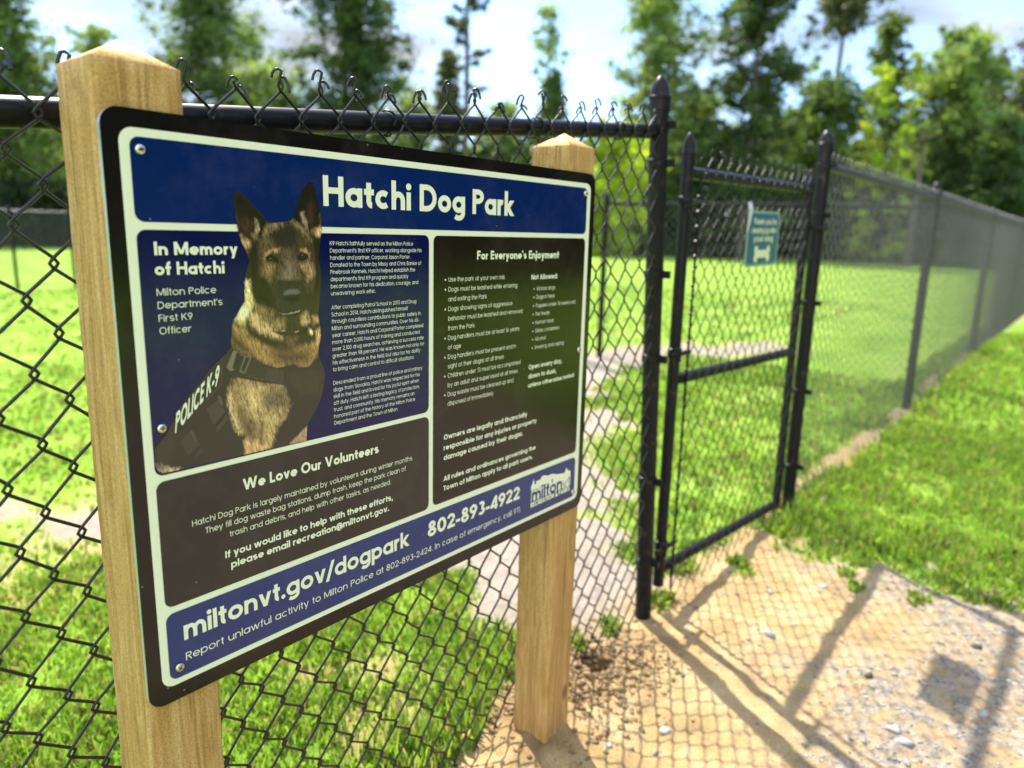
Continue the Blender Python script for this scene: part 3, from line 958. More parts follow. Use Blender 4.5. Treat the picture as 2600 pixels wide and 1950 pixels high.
FF = empty('chain_link_fence', (30, 25.5, 0), 'far boundary chain-link fence at the edge of the wood', 'fence')
A, B = np.array([5.0, 35.3]), np.array([49.0, 16.8])
L_ = np.linalg.norm(B - A); dv = (B - A) / L_
for i_ in range(17):
    p_ = A + dv * (i_ * L_ / 16)
    MB().tube([(p_[0], p_[1], -.3), (p_[0], p_[1], 1.5)], .03, 8).build('post', M_VINYL, FF, True)
MB().tube([(A[0], A[1], 1.45), (B[0], B[1], 1.45)], .024, 8).build('top_rail', M_VINYL, FF, True)
chain('mesh', FF, tuple(A), tuple(dv), L_, 1.46, 0, 0.0, rows_b=.12, a=.10, r=.006, sides=3, detail=False, hooks=False, mat=M_WIRE_GREY)

# the printed portrait: patches of ink in 0.1 mm on the board, back to front (outline, colour, soft edge in mm, fur)
DOG_OUT = [(1223,3240),(1231,3290),(1259,3306),(1305,3304),(1378,3265),(1459,3194),(1533,3121),(1608,3056),(1664,2998),(1697,2955),(1803,2958),(1907,2977),(2013,2995),(2046,3036),(2093,3144),(2141,3280),(2188,3362),(2245,3446),(2284,3479),(2323,3491),(2366,3471),(2397,3410),(2422,3313),(2446,3205),(2471,3123),(2485,3023),(2492,2884),(2465,2782),(2451,2688),(2436,2595),(2426,2473),(2446,2388),(2454,2293),(2450,2160),(2452,2220),(2436,2087),(2425,1944),(2404,1830),(2389,1744),(2405,1685),(2419,1606),(2426,1459),(2399,1354),(2378,1258),(2387,1168),(2453,1031),(2479,927),(2463,809),(2429,672),(2448,716),(2382,560),(2272,399),(2164,266),(2152,153),(2140,36),(1227,51),(379,58),(163,54),(104,98),(73,182),(81,380),(229,528),(336,691),(374,771),(479,884),(586,998),(705,1112),(802,1220),(887,1286),(997,1362),(1085,1453),(1088,1460),(1092,1539),(1115,1677),(1134,1763),(1195,1846),(1257,1938),(1309,2005),(1309,2092),(1318,2257),(1315,2203),(1331,2324),(1371,2435),(1393,2495),(1352,2616),(1309,2692),(1280,2768),(1255,2902),(1243,3018),(1230,3117)]
DOG = [
([(1641,2928),(1803,2958),(2013,2995),(2139,2958),(2243,2843),(2339,2734),(2379,2595),(2395,2408),(2389,2220),(2326,2071),(1681,2100),(1547,2247),(1497,2424),(1506,2598),(1573,2771)],(74, 58, 42),2.5,0.5),
([(1823,2941),(2032,2947),(2112,2823),(2063,2687),(1913,2632),(1730,2703),(1695,2816)],(46, 34, 31),6,0.35),
([(1640,2919),(1803,2957),(1864,2938),(1718,2869),(1623,2772),(1595,2815)],(124, 102, 70),4,0.6),
([(2012,2991),(2118,2967),(2243,2843),(2306,2734),(2220,2806),(2094,2917)],(114, 94, 68),4,0.6),
([(1551,2719),(1653,2772),(1730,2694),(1645,2615),(1545,2607)],(98, 80, 58),5,0.6),
([(1230,3286),(1305,3302),(1514,3129),(1683,2972),(1619,2893),(1573,2771),(1492,2719),(1437,2770),(1325,2811),(1257,2935),(1239,3117)],(29, 23, 17),2,0.3),
([(1327,3021),(1411,3007),(1494,2941),(1488,2813),(1437,2770),(1353,2811),(1302,2920)],(64, 44, 31),4,0.4),
([(1497,3001),(1553,2943),(1559,2866),(1517,2814),(1500,2856),(1523,2925)],(134, 114, 88),1.5,0.6),
([(1449,2813),(1498,2830),(1543,2754),(1512,2719)],(110, 90, 66),2,0.6),
([(1295,2793),(1359,2743),(1415,2718),(1420,2641),(1371,2607),(1317,2675)],(166, 136, 96),2.5,0.6),
([(1353,2641),(1410,2633),(1426,2572),(1390,2521)],(90, 62, 40),2,0.5),
([(1234,3109),(1254,3052),(1286,2886),(1272,2877),(1246,3002)],(82, 60, 40),1.5,0.5),
([(2046,3027),(2152,3289),(2267,3465),(2323,3488),(2387,3437),(2426,3276),(2477,3114),(2489,2967),(2401,2892),(2298,2826),(2223,2888),(2139,2958)],(22, 16, 13),1.5,0.25),
([(2230,3051),(2291,3216),(2358,3237),(2376,3129),(2359,2964),(2279,2907),(2237,2970)],(66, 34, 28),4,0.3),
([(2155,3084),(2200,3122),(2239,3015),(2267,2889),(2298,2835),(2234,2888),(2172,2977)],(130, 112, 90),1.5,0.6),
([(2300,2871),(2391,2910),(2399,2818),(2331,2817)],(100, 78, 54),3,0.6),
([(2390,2882),(2471,2930),(2489,2856),(2454,2791),(2398,2799)],(170, 136, 94),2.5,0.5),
([(2454,3095),(2487,3023),(2490,2912),(2459,2921),(2443,3040)],(86, 64, 44),1.5,0.5),
([(2339,2734),(2465,2782),(2442,2595),(2429,2454),(2436,2266),(2383,2069),(2326,2071),(2381,2314),(2355,2549)],(27, 19, 13),2.5,0.3),
([(1411,2641),(1510,2684),(1519,2467),(1488,2249),(1600,2104),(1421,2112),(1424,2339),(1403,2495)],(30, 24, 16),3,0.35),
([(1591,2523),(1624,2589),(1727,2633),(1829,2633),(1838,2588),(1725,2597),(1642,2554),(1609,2497)],(146, 118, 82),1.8,0.4),
([(2137,2632),(2224,2632),(2283,2568),(2269,2503),(2233,2568),(2147,2605)],(140, 112, 78),1.8,0.4),
([(1828,2597),(1996,2596),(2020,2415),(1902,2390),(1853,2463)],(80, 65, 50),4,0.5),
([(1626,2532),(1703,2566),(1793,2508),(1811,2450),(1718,2442),(1649,2479)],(20, 14, 12),1.5,0.1),
([(2084,2537),(2157,2591),(2249,2563),(2259,2512),(2174,2472),(2104,2491)],(20, 14, 12),1.5,0.1),
([(1659,2479),(1769,2433),(1830,2427),(1798,2392),(1696,2421)],(44, 32, 24),2,0.3),
([(1665,2501),(1686,2527),(1717,2528),(1743,2509),(1738,2478),(1704,2467),(1674,2478)],(66, 40, 25),0.9,0.05),
([(2135,2541),(2156,2568),(2189,2572),(2212,2552),(2207,2520),(2171,2508),(2141,2519)],(62, 38, 24),0.9,0.05),
([(1688,2499),(1706,2514),(1725,2504),(1720,2484),(1697,2481)],(9, 7, 7),0.8,0),
([(2159,2541),(2177,2557),(2197,2544),(2189,2524),(2167,2523)],(9, 7, 7),0.8,0),
([(1687,2513),(1701,2520),(1705,2509),(1690,2504)],(110, 104, 98),0.5,0),
([(2155,2554),(2173,2563),(2177,2550),(2159,2545)],(104, 98, 92),0.5,0),
([(1617,2440),(1698,2447),(1758,2419),(1714,2367),(1670,2288),(1685,2189),(1625,2209),(1569,2291),(1593,2370)],(132, 106, 72),4,0.5),
([(2129,2431),(2229,2467),(2327,2409),(2335,2297),(2276,2223),(2231,2225),(2223,2318),(2138,2385)],(136, 110, 78),3.5,0.5),
([(1870,2615),(1996,2614),(2054,2460),(2113,2321),(2181,2078),(1743,2098),(1782,2285),(1832,2454)],(90, 74, 58),5,0.45),
([(1905,2453),(2011,2451),(2048,2304),(1978,2178),(1874,2237)],(112, 96, 80),6,0.4),
([(1685,2189),(1750,2259),(1774,2096),(1701,2100)],(70, 58, 40),2.5,0.5),
([(1432,2305),(1610,2300),(1705,2172),(1717,2001),(1575,2008),(1450,2094)],(36, 28, 18),4,0.5),
([(1780,2242),(2165,2229),(2215,2096),(2219,1908),(2115,1820),(1833,1802),(1763,1861),(1739,2027),(1725,2163)],(50, 42, 36),3,0.25),
([(1770,2025),(1842,1985),(1857,1864),(1803,1822),(1764,1898)],(56, 49, 41),2,0.3),
([(1857,2085),(1922,2123),(2062,2122),(2115,2082),(2126,2026),(2099,1971),(2033,1947),(1904,1949),(1853,1993),(1839,2040)],(36, 32, 31),1.2,0.08),
([(1873,2091),(1954,2117),(2072,2114),(2116,2068),(2059,2049),(1951,2051),(1866,2048)],(92, 90, 88),2.6,0.08),
([(1864,2011),(1949,2018),(2101,2016),(2091,1981),(2000,1956),(1894,1971)],(20, 11, 11),1.5,0.05),
([(1980,1987),(2002,1985),(2000,1902),(1977,1903)],(20, 14, 12),1,0.05),
([(1792,1825),(1855,1804),(1940,1812),(2071,1826),(2107,1843),(2084,1811),(1940,1791),(1845,1788)],(142, 129, 110),0.8,0.2),
([(1833,1794),(1940,1794),(2082,1811),(2069,1766),(1906,1759)],(24, 18, 13),1.5,0.1),
([(1429,2078),(1539,2090),(1676,2003),(1752,1862),(1710,1837),(1570,1901),(1452,1953)],(21, 17, 11),4,0.3),
([(1321,2222),(1389,2237),(1400,2079),(1443,1953),(1400,1885),(1337,1801),(1292,1698),(1198,1723),(1154,1796),(1205,1854),(1267,1937),(1314,2013)],(206, 181, 121),3,0.4),
([(1247,1921),(1363,1931),(1338,1818),(1277,1770),(1201,1793)],(238, 218, 164),5,0.25),
([(1327,2256),(1385,2255),(1378,2115),(1328,2082)],(214, 196, 140),2,0.5),
([(1443,1953),(1570,1901),(1710,1837),(1768,1751),(1681,1666),(1561,1721),(1445,1811)],(118, 96, 62),5,0.7),
([(1122,1720),(1291,1680),(1401,1545),(1547,1440),(1772,1380),(1964,1360),(2244,1379),(2395,1413),(2366,1239),(2232,1068),(2119,1063),(1954,1123),(1759,1100),(1584,1169),(1418,1299),(1244,1355),(1153,1445),(1102,1538)],(136, 106, 62),3,0.6),
([(1336,1783),(1389,1690),(1492,1564),(1590,1491),(1774,1417),(1728,1347),(1508,1481),(1375,1601),(1326,1704)],(38, 28, 16),3.5,0.5),
([(1368,1834),(1448,1864),(1521,1733),(1660,1668),(1719,1598),(1821,1534),(1808,1470),(1653,1522),(1474,1602),(1381,1708)],(170, 143, 98),3.5,0.55),
([(1118,1659),(1179,1566),(1280,1467),(1362,1369),(1245,1364),(1136,1482),(1103,1556)],(74, 54, 30),4,0.6),
([(1643,1301),(1963,1322),(2239,1253),(2212,1139),(1955,1132),(1763,1175)],(84, 64, 34),7,0.6),
([(1710,1396),(1861,1465),(2010,1393),(1962,1303),(1769,1306)],(64, 46, 24),6,0.6),
([(2113,1763),(2204,1814),(2256,1696),(2197,1624),(2098,1670)],(146, 126, 92),3,0.5),
([(2341,1535),(2424,1586),(2423,1410),(2358,1358)],(172, 140, 94),3,0.5),
([(2230,1602),(2296,1539),(2283,1496),(2238,1525)],(200, 176, 130),2,0.4),
([(2263,1886),(2403,1916),(2386,1744),(2289,1674)],(62, 43, 25),3,0.5),
([(2292,1751),(2401,1743),(2404,1665),(2311,1634)],(150, 118, 74),3,0.5),
([(1683,1721),(1873,1743),(1912,1647),(1845,1597),(1720,1626)],(128, 108, 74),4,0.5),
([(1875,1780),(2080,1766),(2086,1633),(1973,1567),(1868,1632)],(58, 48, 32),4,0.4),
([(1657,1604),(1823,1569),(1972,1529),(2139,1572),(2230,1621),(2193,1538),(2014,1497),(1810,1525)],(22, 18, 11),2,0.2),
([(1824,1599),(1866,1586),(1866,1576),(1813,1586)],(150, 140, 120),0.8,0),
([(2006,1559),(2072,1568),(2066,1554),(2016,1547)],(150, 140, 120),0.8,0),
([(1863,1521),(2058,1493),(2031,1372),(1900,1385)],(96, 76, 44),5,0.6),
([(1084,1447),(1166,1399),(1210,1315),(1405,1247),(1568,1169),(1723,1108),(1832,1112),(1984,1135),(2066,1070),(2208,1064),(2313,1145),(2396,1179),(2484,915),(2431,667),(2271,386),(2164,266),(1882,56),(1580,53),(1227,40),(390,56),(287,142),(82,234),(74,398),(230,538),(339,723),(586,998),(887,1292)],(36, 34, 27),1,0.08),
([(1869,1023),(2280,1043),(2423,898),(2386,674),(2050,677),(1916,845)],(54, 48, 35),9,0.05),
([(1042,1335),(1118,1405),(1165,1173),(1099,1080),(1010,1193),(984,1342)],(46, 43, 35),2,0.08),
([(1171,1058),(1343,1023),(1519,963),(1808,880),(1906,601),(1843,439),(1672,298),(1580,65),(1227,40),(1209,187),(1242,323),(1142,332),(1068,533),(1009,774),(1030,930),(1085,1048)],(130, 106, 68),2.2,0.6),
([(1261,896),(1513,857),(1489,623),(1467,459),(1346,600),(1227,738)],(170, 145, 96),8,0.55),
([(1510,787),(1805,813),(1892,603),(1763,502),(1526,593)],(96, 84, 62),7,0.7),
([(1485,552),(1765,551),(1675,359),(1583,132),(1463,121),(1458,401)],(156, 132, 84),6,0.55),
([(1174,677),(1239,502),(1359,360),(1327,246),(1242,323),(1190,511)],(82, 61, 36),5,0.6),
([(1021,864),(1076,878),(1077,694),(1128,522),(1193,345),(1131,346),(1057,559)],(168, 144, 104),3,0.6),
([(1224,232),(1426,165),(1575,72),(1233,48)],(180, 142, 94),4,0.4),
([(1453,438),(1492,430),(1464,133),(1426,153)],(100, 76, 48),3,0.5),
([(1868,59),(2156,248),(2141,27),(1882,43)],(144, 114, 88),1.5,0.35),
([(72,199),(179,129),(379,58),(163,51),(103,96)],(154, 132, 102),2.5,0.7),
([(75,203),(179,124),(157,107),(86,146)],(70, 55, 40),3,0.7),
([(1369,1304),(1573,1151),(1822,1063),(1821,920),(1525,1000),(1173,1112),(1236,1203)],(52, 47, 36),1.2,0.05),
([(1176,1084),(1523,972),(1820,901),(1818,873),(1522,944),(1160,1064)],(22, 20, 14),1.2,0.05),
([(1572,1133),(1821,1058),(1814,883),(1531,971)],(63, 56, 47),0.8,0.05),
([(1122,1404),(1179,1387),(1118,1155),(1061,1161),(1024,1211)],(102, 96, 82),0.7,0.05),
([(1166,1372),(1192,1365),(1135,1171),(1100,1182)],(28, 26, 18),0.7,0),
([(1272,1325),(1371,1304),(1271,1097),(1183,1127)],(94, 88, 74),0.7,0.05),
([(1288,1303),(1341,1291),(1257,1126),(1211,1141)],(42, 38, 27),0.7,0),
([(975,1354),(943,1011),(732,831),(308,444),(347,722),(586,998),(802,1220)],(28, 27, 23),0.7,0.05),
([(967,1343),(979,1337),(949,1005),(731,820),(723,827),(936,1015)],(70, 66, 56),0.5,0.05),
([(802,1220),(586,998),(349,721),(341,734),(581,1012),(794,1226)],(64, 60, 52),0.5,0.05),
([(894,827),(1012,567),(857,422),(735,730)],(62, 58, 52),0.7,0.04),
([(822,511),(969,655),(981,619),(848,455)],(16, 16, 12),0.7,0),
([(840,487),(993,584),(1011,565),(857,424)],(60, 60, 48),0.5,0),
([(885,874),(931,855),(951,761),(923,729)],(82, 77, 70),0.7,0.04),
([(532,522),(650,228),(514,97),(389,396)],(54, 53, 48),0.7,0.04),
([(477,199),(609,304),(629,264),(506,144)],(18, 18, 14),0.7,0),
([(518,516),(562,472),(588,365),(561,371)],(70, 68, 62),0.7,0.04),
([(114,379),(292,515),(337,396),(237,198),(104,251)],(46, 45, 40),6,0.06),
([(290,186),(621,166),(660,65),(412,67)],(28, 30, 26),5,0.1),
]

# ------------------------------------------------------------------ lettering: a geometric one-stroke alphabet
def arc(cx, cy, rx, ry, a0, a1, n=None):
    n = n or max(4, int(abs(a1 - a0) / 18))
    return [(cx + rx * math.cos(R(a0 + (a1 - a0) * i / n)), cy + ry * math.sin(R(a0 + (a1 - a0) * i / n))) for i in range(n + 1)]


def glyph(ch, w, X, bw, A=1.04, D=-0.30):
    """strokes of one letter (cap height 1): list of (points, flag); flag 'h' cuts the ends level, 'o' closes, 'd' is a dot"""
    h = w / 2
    r, cy, ry = bw / 2 - h, X / 2, X / 2 - h
    O = lambda x0=0: (arc(x0 + bw / 2, cy, r, ry, 0, 360, 22), 'o')
    V = lambda x, a, b: ([(x, a), (x, b)], '')
    nw = bw * .90
    arx = nw / 2 - h
    ary = min(arx * 1.05, (X - w) * .6)
    dot = lambda x, y, k=.62: ([(x, y)], w * k)
    hx = h * 1.12
    ln = lambda *p: (list(p), 'h')
    if ch == 'a': return [O(), V(bw - h, 0, X)], bw
    if ch == 'b': return [O(), V(h, 0, A)], bw
    if ch == 'c': return [(arc(bw / 2, cy, r, ry, 48, 312), '')], bw * .93
    if ch == 'd': return [O(), V(bw - h, 0, A)], bw
    if ch == 'e': return [(arc(bw / 2, cy, r, ry, 0, 318), ''), ([(h * .8, cy - h * .1), (bw - h * .15, cy - h * .1)], '')], bw * .98
    if ch == 'f':
        rf = .17; xs = .10 + h
        return [([(xs, 0), (xs, A - h - rf)] + arc(xs + rf, A - h - rf, rf, rf, 180, 85)[1:], ''), ([(0, X - h), (xs + rf + h * .5, X - h)], '')], xs + rf + h * .4
    if ch == 'g':
        rt = r * .80
        return [O(), ([(bw - h, X), (bw - h, D + h + rt)] + arc(bw - h - r, D + h + rt, r, rt, 0, -140)[1:], '')], bw
    if ch == 'h': return [V(h, 0, A), ([(h, X - h - ary)] + arc(nw / 2, X - h - ary, arx, ary, 180, 0)[1:] + [(nw - h, 0)], '')], nw
    if ch == 'i': return [V(h, 0, X), dot(h, X + w * .62 + .07)], w
    if ch == 'j': return [([(h, X), (h, D + h + .12)] + arc(h - .13, D + h + .12, .13, .12, 0, -85)[1:], ''), dot(h, X + w * .62 + .07)], w
    if ch == 'k':
        kw = bw * .86
        return [V(h, 0, A), ln((h * 1.2, X * .36), (kw - hx, X)), ln((h + (kw - w) * .32, X * .52), (kw - hx * .8, 0))], kw
    if ch == 'l': return [V(h, 0, A)], w
    if ch == 'm':
        k = nw * .90; a2 = (k - w) / 2
        s = [V(h, 0, X)]
        for q in (0, 1):
            x0 = h + q * (k - w)
            s.append(([(x0, X - h - ary)] + arc(x0 + a2, X - h - ary, a2, ary, 180, 0)[1:] + [(x0 + 2 * a2, 0)], ''))
        return s, 2 * (k - w) + w
    if ch == 'n': return [V(h, 0, X), ([(h, X - h - ary)] + arc(nw / 2, X - h - ary, arx, ary, 180, 0)[1:] + [(nw - h, 0)], '')], nw
    if ch == 'o': return [O()], bw
    if ch == 'p': return [O(), V(h, D, X)], bw
    if ch == 'q': return [O(), V(bw - h, D, X)], bw
    if ch == 'r': return [V(h, 0, X), ([(h, X - h - ary)] + arc(h + arx * .9, X - h - ary, arx * .9, ary, 180, 72)[1:], '')], h + arx * 1.15 + h * .3
    if ch in 'sS':
        T = X if ch == 's' else 1.0
        sw = bw * (.80 if ch == 's' else .92) if ch == 's' else max(.62, bw * .78)
        q = (T - w) / 4; rx = sw / 2 - h
        return [(arc(sw / 2, T - h - q, rx, q, 35, 270) + arc(sw / 2, h + q, rx, q, 90, -145)[1:], '')], sw
    if ch == 't':
        xs = .10 + h; rt = .13
        return [([(xs, X + .22), (xs, h + rt)] + arc(xs + rt, h + rt, rt, rt, 180, 275)[1:], ''), ([(0, X - h), (xs + rt + h * .9, X - h)], '')], xs + rt + h * .8
    if ch == 'u': return [V(nw - h, 0, X), ([(h, X), (h, h + ary)] + arc(nw / 2, h + ary, arx, ary, 180, 360)[1:], '')], nw
    if ch in 'vV':
        T, k = (X, bw * .92) if ch == 'v' else (1.0, .92)
        return [ln((hx, T), (k / 2, 0)), ln((k - hx, T), (k / 2, 0))], k
    if ch in 'wW':
        T, k = (X, bw * 1.42) if ch == 'w' else (1.0, 1.36)
        a, b, c, d_, e = hx, k * .29, k / 2, k * .71, k - hx
        return [ln((a, T), (b, 0)), ln((c, T), (b, 0)), ln((c, T), (d_, 0)), ln((e, T), (d_, 0))], k
    if ch in 'xX':
        T, k = (X, bw * .9) if ch == 'x' else (1.0, .86)
        return [ln((hx, T), (k - hx, 0)), ln((k - hx, T), (hx, 0))], k
    if ch == 'y':
        k = bw * .92
        dx = (k - hx - k / 2) / X
        return [ln((hx, X), (k / 2, 0)), ln((k - hx, X), (k / 2 + dx * D, D))], k
    if ch in 'zZ':
        T, k = (X, bw * .82) if ch == 'z' else (1.0, .72)
        return [([(0, T - h), (k, T - h)], ''), ([(0, h), (k, h)], ''), ln((k - hx * 1.2, T - h), (hx * 1.2, h))], k
    # capitals
    mid = .52
    if ch == 'A': k = .94; return [ln((hx, 0), (k / 2, 1)), ln((k - hx, 0), (k / 2, 1)), ([(k * .22, .30), (k * .78, .30)], '')], k
    if ch in 'BPR':
        k = .66
        q = (1 - mid) / 2
        up = ([(h, 1 - h), (k - q - h, 1 - h)] + arc(k - q - h * 1.0, (1 + mid) / 2 - h * .5, q, q - h * .5, 90, -90)[1:] + [(h, mid)], '')
        if ch == 'P': return [V(h, 0, 1), up], k
        if ch == 'R': return [V(h, 0, 1), up, ln((k * .45, mid), (k - hx * .8, 0))], k
        q2 = (mid) / 2
        return [V(h, 0, 1), up, ([(h, mid), (k - q2 - h * .3, mid)] + arc(k - q2 - h * .5, mid / 2 + h * .5, q2, q2 - h * .5, 90, -90)[1:] + [(h, h)], '')], k + .03
    if ch in 'CGOQ':
        k = 1.0; rr = k / 2 - h; yy = .5 - h + .01
        if ch == 'C': return [(arc(k / 2, .5, rr, yy, 44, 316), '')], k * .92
        if ch == 'G': return [(arc(k / 2, .5, rr, yy, 44, 360), ''), ([(k * .52, .5), (k - h * .2, .5)], '')], k
        s = [(arc(k / 2, .5, rr, yy, 0, 360, 28), 'o')]
        if ch == 'Q': s.append(ln((k * .55, .35), (k * .95, 0)))
        return s, k
    if ch == 'D':
        k = .86
        return [V(h, 0, 1), ([(h, 1 - h), (k - .5, 1 - h)] + arc(k - .5, .5, .5 - h, .5 - h, 90, -90)[1:] + [(h, h)], '')], k
    if ch in 'EF':
        k = .56
        s = [V(h, 0, 1), ([(h, 1 - h), (k, 1 - h)], ''), ([(h, .52), (k * .94, .52)], '')]
        if ch == 'E': s.append(([(h, h), (k, h)], ''))
        return s, k
    if ch == 'H': return [V(h, 0, 1), V(.80 - h, 0, 1), ([(h, .52), (.80 - h, .52)], '')], .80
    if ch == 'I': return [V(h, 0, 1)], w
    if ch == 'J': return [([(.46 - h, 1), (.46 - h, .26)] + arc(.25, .26, .21 - h + .0, .26 - h, 0, -160)[1:], '')], .46
    if ch == 'K': return [V(h, 0, 1), ln((h * 1.2, .40), (.74 - hx, 1)), ln((.30, .55), (.78 - hx, 0))], .76
    if ch == 'L': return [V(h, 0, 1), ([(h, h), (.52, h)], '')], .52
    if ch == 'M':
        k = 1.0
        return [V(h, 0, 1), V(k - h, 0, 1), ln((hx, 1), (k / 2, .08)), ln((k - hx, 1), (k / 2, .08))], k
    if ch == 'N': return [V(h, 0, 1), V(.84 - h, 0, 1), ln((hx, 1), (.84 - hx, 0))], .84
    if ch == 'T': return [V(.31, 0, 1), ([(0, 1 - h), (.62, 1 - h)], '')], .62
    if ch == 'U': return [([(h, 1), (h, .33)] + arc(.39, .33, .39 - h, .33 - h, 180, 360)[1:] + [(.78 - h, 1)], '')], .78
    if ch == 'Y': return [V(.43, 0, .45), ln((hx, 1), (.43, .40)), ln((.86 - hx, 1), (.43, .40))], .86
    # figures
    if ch == '0': return [(arc(.36, .5, .36 - h, .5 - h, 0, 360, 24), 'o')], .72
    if ch == '1': return [V(.30, 0, 1), ([(.02, 1 - h), (.30, 1 - h)], '')], .30 + h
    if ch == '2': return [(arc(.32, .69, .30 - h * .8, .31 - h, 175, -25), ''), ([(.32 + (.30 - h * .8) * .88, .57), (.10, h)], ''), ([(.02, h), (.64, h)], '')], .65
    if ch == '3': return [(arc(.31, .745, .28 - h, .255 - h, 150, -90), ''), (arc(.31, .29, .31 - h, .29 - h, 90, -150), '')], .63
    if ch == '4': return [V(.52, 0, 1), ([(.0, .24), (.68, .24)], ''), ln((.52, 1), (.08, .24))], .68
    if ch == '5': return [(arc(.31, .33, .31 - h, .33 - h, 130, -150), ''), ln((.13, .46), (.19, 1)), ([(.17, 1 - h), (.56, 1 - h)], '')], .62
    if ch == '6': return [(arc(.33, .32, .33 - h, .32 - h, 0, 360, 20), 'o'), ln((.10, .42), (.46, 1))], .66
    if ch == '7': return [([(.0, 1 - h), (.60, 1 - h)], ''), ln((.56, 1 - h), (.20, 0))], .60
    if ch == '8': return [(arc(.33, .75, .27 - h, .25 - h * .8, 0, 360, 18), 'o'), (arc(.33, .27, .33 - h, .27 - h * .8, 0, 360, 20), 'o')], .66
    if ch == '9': return [(arc(.33, .68, .33 - h, .32 - h, 0, 360, 20), 'o'), ln((.56, .58), (.22, 0))], .66
    # marks
    if ch == '.': return [dot(w * .6, w * .55)], w * 1.2
    if ch == ',': return [([(w * .75, w * .9), (w * .35, -w * 1.0)], '')], w * 1.1
    if ch == ':': return [dot(w * .6, w * .55), dot(w * .6, X - w * .5)], w * 1.2
    if ch == '\u2022': return [dot(.13, .42, .13 / w)], .30
    if ch in "'\u2019": return [([(h * 1.1, 1.0), (h * .9, .72)], '')], w
    if ch == '-': return [([(0, X * .47), (.36, X * .47)], '')], .36
    if ch == '(': return [(arc(.42, .42, .42 - h, .75, 140, 220), '')], .20
    if ch == ')': return [(arc(-.22, .42, .42 - h, .75, 40, -40), '')], .20
    if ch == '/': return [ln((.02, -.12), (.44, 1.08))], .46
    if ch == '@': return [(arc(.55, .36, .55 - h * .7, .60 - h * .7, -55, 290), ''), (arc(.55, .36, .22, .24, 0, 360, 16), 'o'), ([(.79, .58), (.79, .2)] + arc(.90, .24, .11, .10, 200, 350), '')], 1.1
    if ch == '&': return [(arc(.34, .77, .20 - h * .4, .23 - h, -40, 230), ''), ln((.18, .68), (.70, 0)), (arc(.32, .27, .30 - h, .27 - h, 115, 345), ''), ([(.58, .2), (.70, .42)], '')], .74
    if ch == '\u00bd': return [V(.12, .5, 1.0), ln((.10, 0), (.52, 1)), (arc(.56, .38, .12, .10, 170, -20), ''), ([(.66, .33), (.44, h)], ''), ([(.44, h), (.70, h)], '')], .72
    raise KeyError(ch)


STYLE = {  # stroke, x-height, bowl width, letter gap
    'title': (.205, .66, .70, .075), 'bold': (.205, .76, .82, .085), 'semi': (.165, .76, .80, .10), 'text': (.112, .76, .80, .13),
    'light': (.07, .70, .74, .12), 'heavy': (.24, .8, .8, .06)}


SPACE = {'title': .36, 'text': .42}


class Ink:
    """flat printed shapes lying in the plane of a board"""
    def __init__(self, plane):
        self.p, self.v, self.f = plane, [], []

    def poly(self, pts, lift):
        n = len(self.v)
        self.v += [self.p(x, z, lift) for x, z in pts]
        self.f.append(tuple(range(n, n + len(pts))))

    def strip(self, pts, w, closed, level, M, lift):
        P = [np.array(p) for p in pts]
        if closed: P = P[:-1]
        n = len(P); L, Rr = [], []
        for i in range(n):
            a = P[i - 1] if (i > 0 or closed) else None
            c = P[(i + 1) % n] if (i < n - 1 or closed) else None
            d1 = (P[i] - a) if a is not None else None
            d2 = (c - P[i]) if c is not None else None
            d1 = d1 / (np.linalg.norm(d1) + 1e-12) if d1 is not None else None
            d2 = d2 / (np.linalg.norm(d2) + 1e-12) if d2 is not None else None
            if d1 is None or d2 is None:
                d = d2 if d1 is None else d1
                off = np.array([-d[1], d[0]]) * w / 2
                if level and abs(d[1]) > .2:
                    off = np.array([-math.copysign(w / 2 / abs(d[1]), d[1]), 0.0])
            else:
                t = d1 + d2; t = t / (np.linalg.norm(t) + 1e-12)
                nn = np.array([-t[1], t[0]])
                off = nn * (w / 2) / max(.45, abs(np.dot(nn, np.array([-d1[1], d1[0]]))))
            L.append(M(P[i] + off)); Rr.append(M(P[i] - off))
        k0 = len(self.v)
        for a, b in zip(L, Rr):
            self.v.append(self.p(a[0], a[1], lift)); self.v.append(self.p(b[0], b[1], lift))
        for i in range(n if closed else n - 1):
            j = (i + 1) % n
            self.f.append((k0 + 2 * i, k0 + 2 * i + 1, k0 + 2 * j + 1, k0 + 2 * j))

    def text(self, s, style, o, x1=None, cap=.01, lift=0.0, ex=None, ey=None):
        """one line of lettering; o = start of the baseline, x1 = where it ends (the line is set to that width)"""
        w, X, bw, gap = STYLE[style]
        g, x = [], 0.0
        for ch in s:
            if ch == ' ': x += SPACE.get(style, .36); continue
            st, adv = glyph(ch, w, X, bw)
            g.append((x, st)); x += adv + gap
        tot = x - gap
        if ex is None:
            ex = np.array([(x1 - o[0]) / tot, 0.0]) if x1 is not None else np.array([cap, 0.0])
            ey = np.array([0.0, cap])
        else:
            ex, ey = np.array(ex) / tot, np.array(ey)
        o = np.array(o)
        for x0, strokes in g:
            M = lambda q, x0=x0: o + ex * (q[0] + x0) + ey * q[1]
            for k, (pts, fl) in enumerate(strokes):
                lf = lift + k * 2.5e-5
                if isinstance(fl, float):
                    self.poly([M(np.array(q)) for q in arc(pts[0][0], pts[0][1], fl, fl, 0, 330, 11)], lf)
                else:
                    self.strip(pts, w, fl == 'o', fl == 'h', M, lf)
        return tot * ex[0]

    def build(self, name, mat, parent):
        me = MB(); me.v, me.f = self.v, self.f
        return me.build(name, mat, parent)


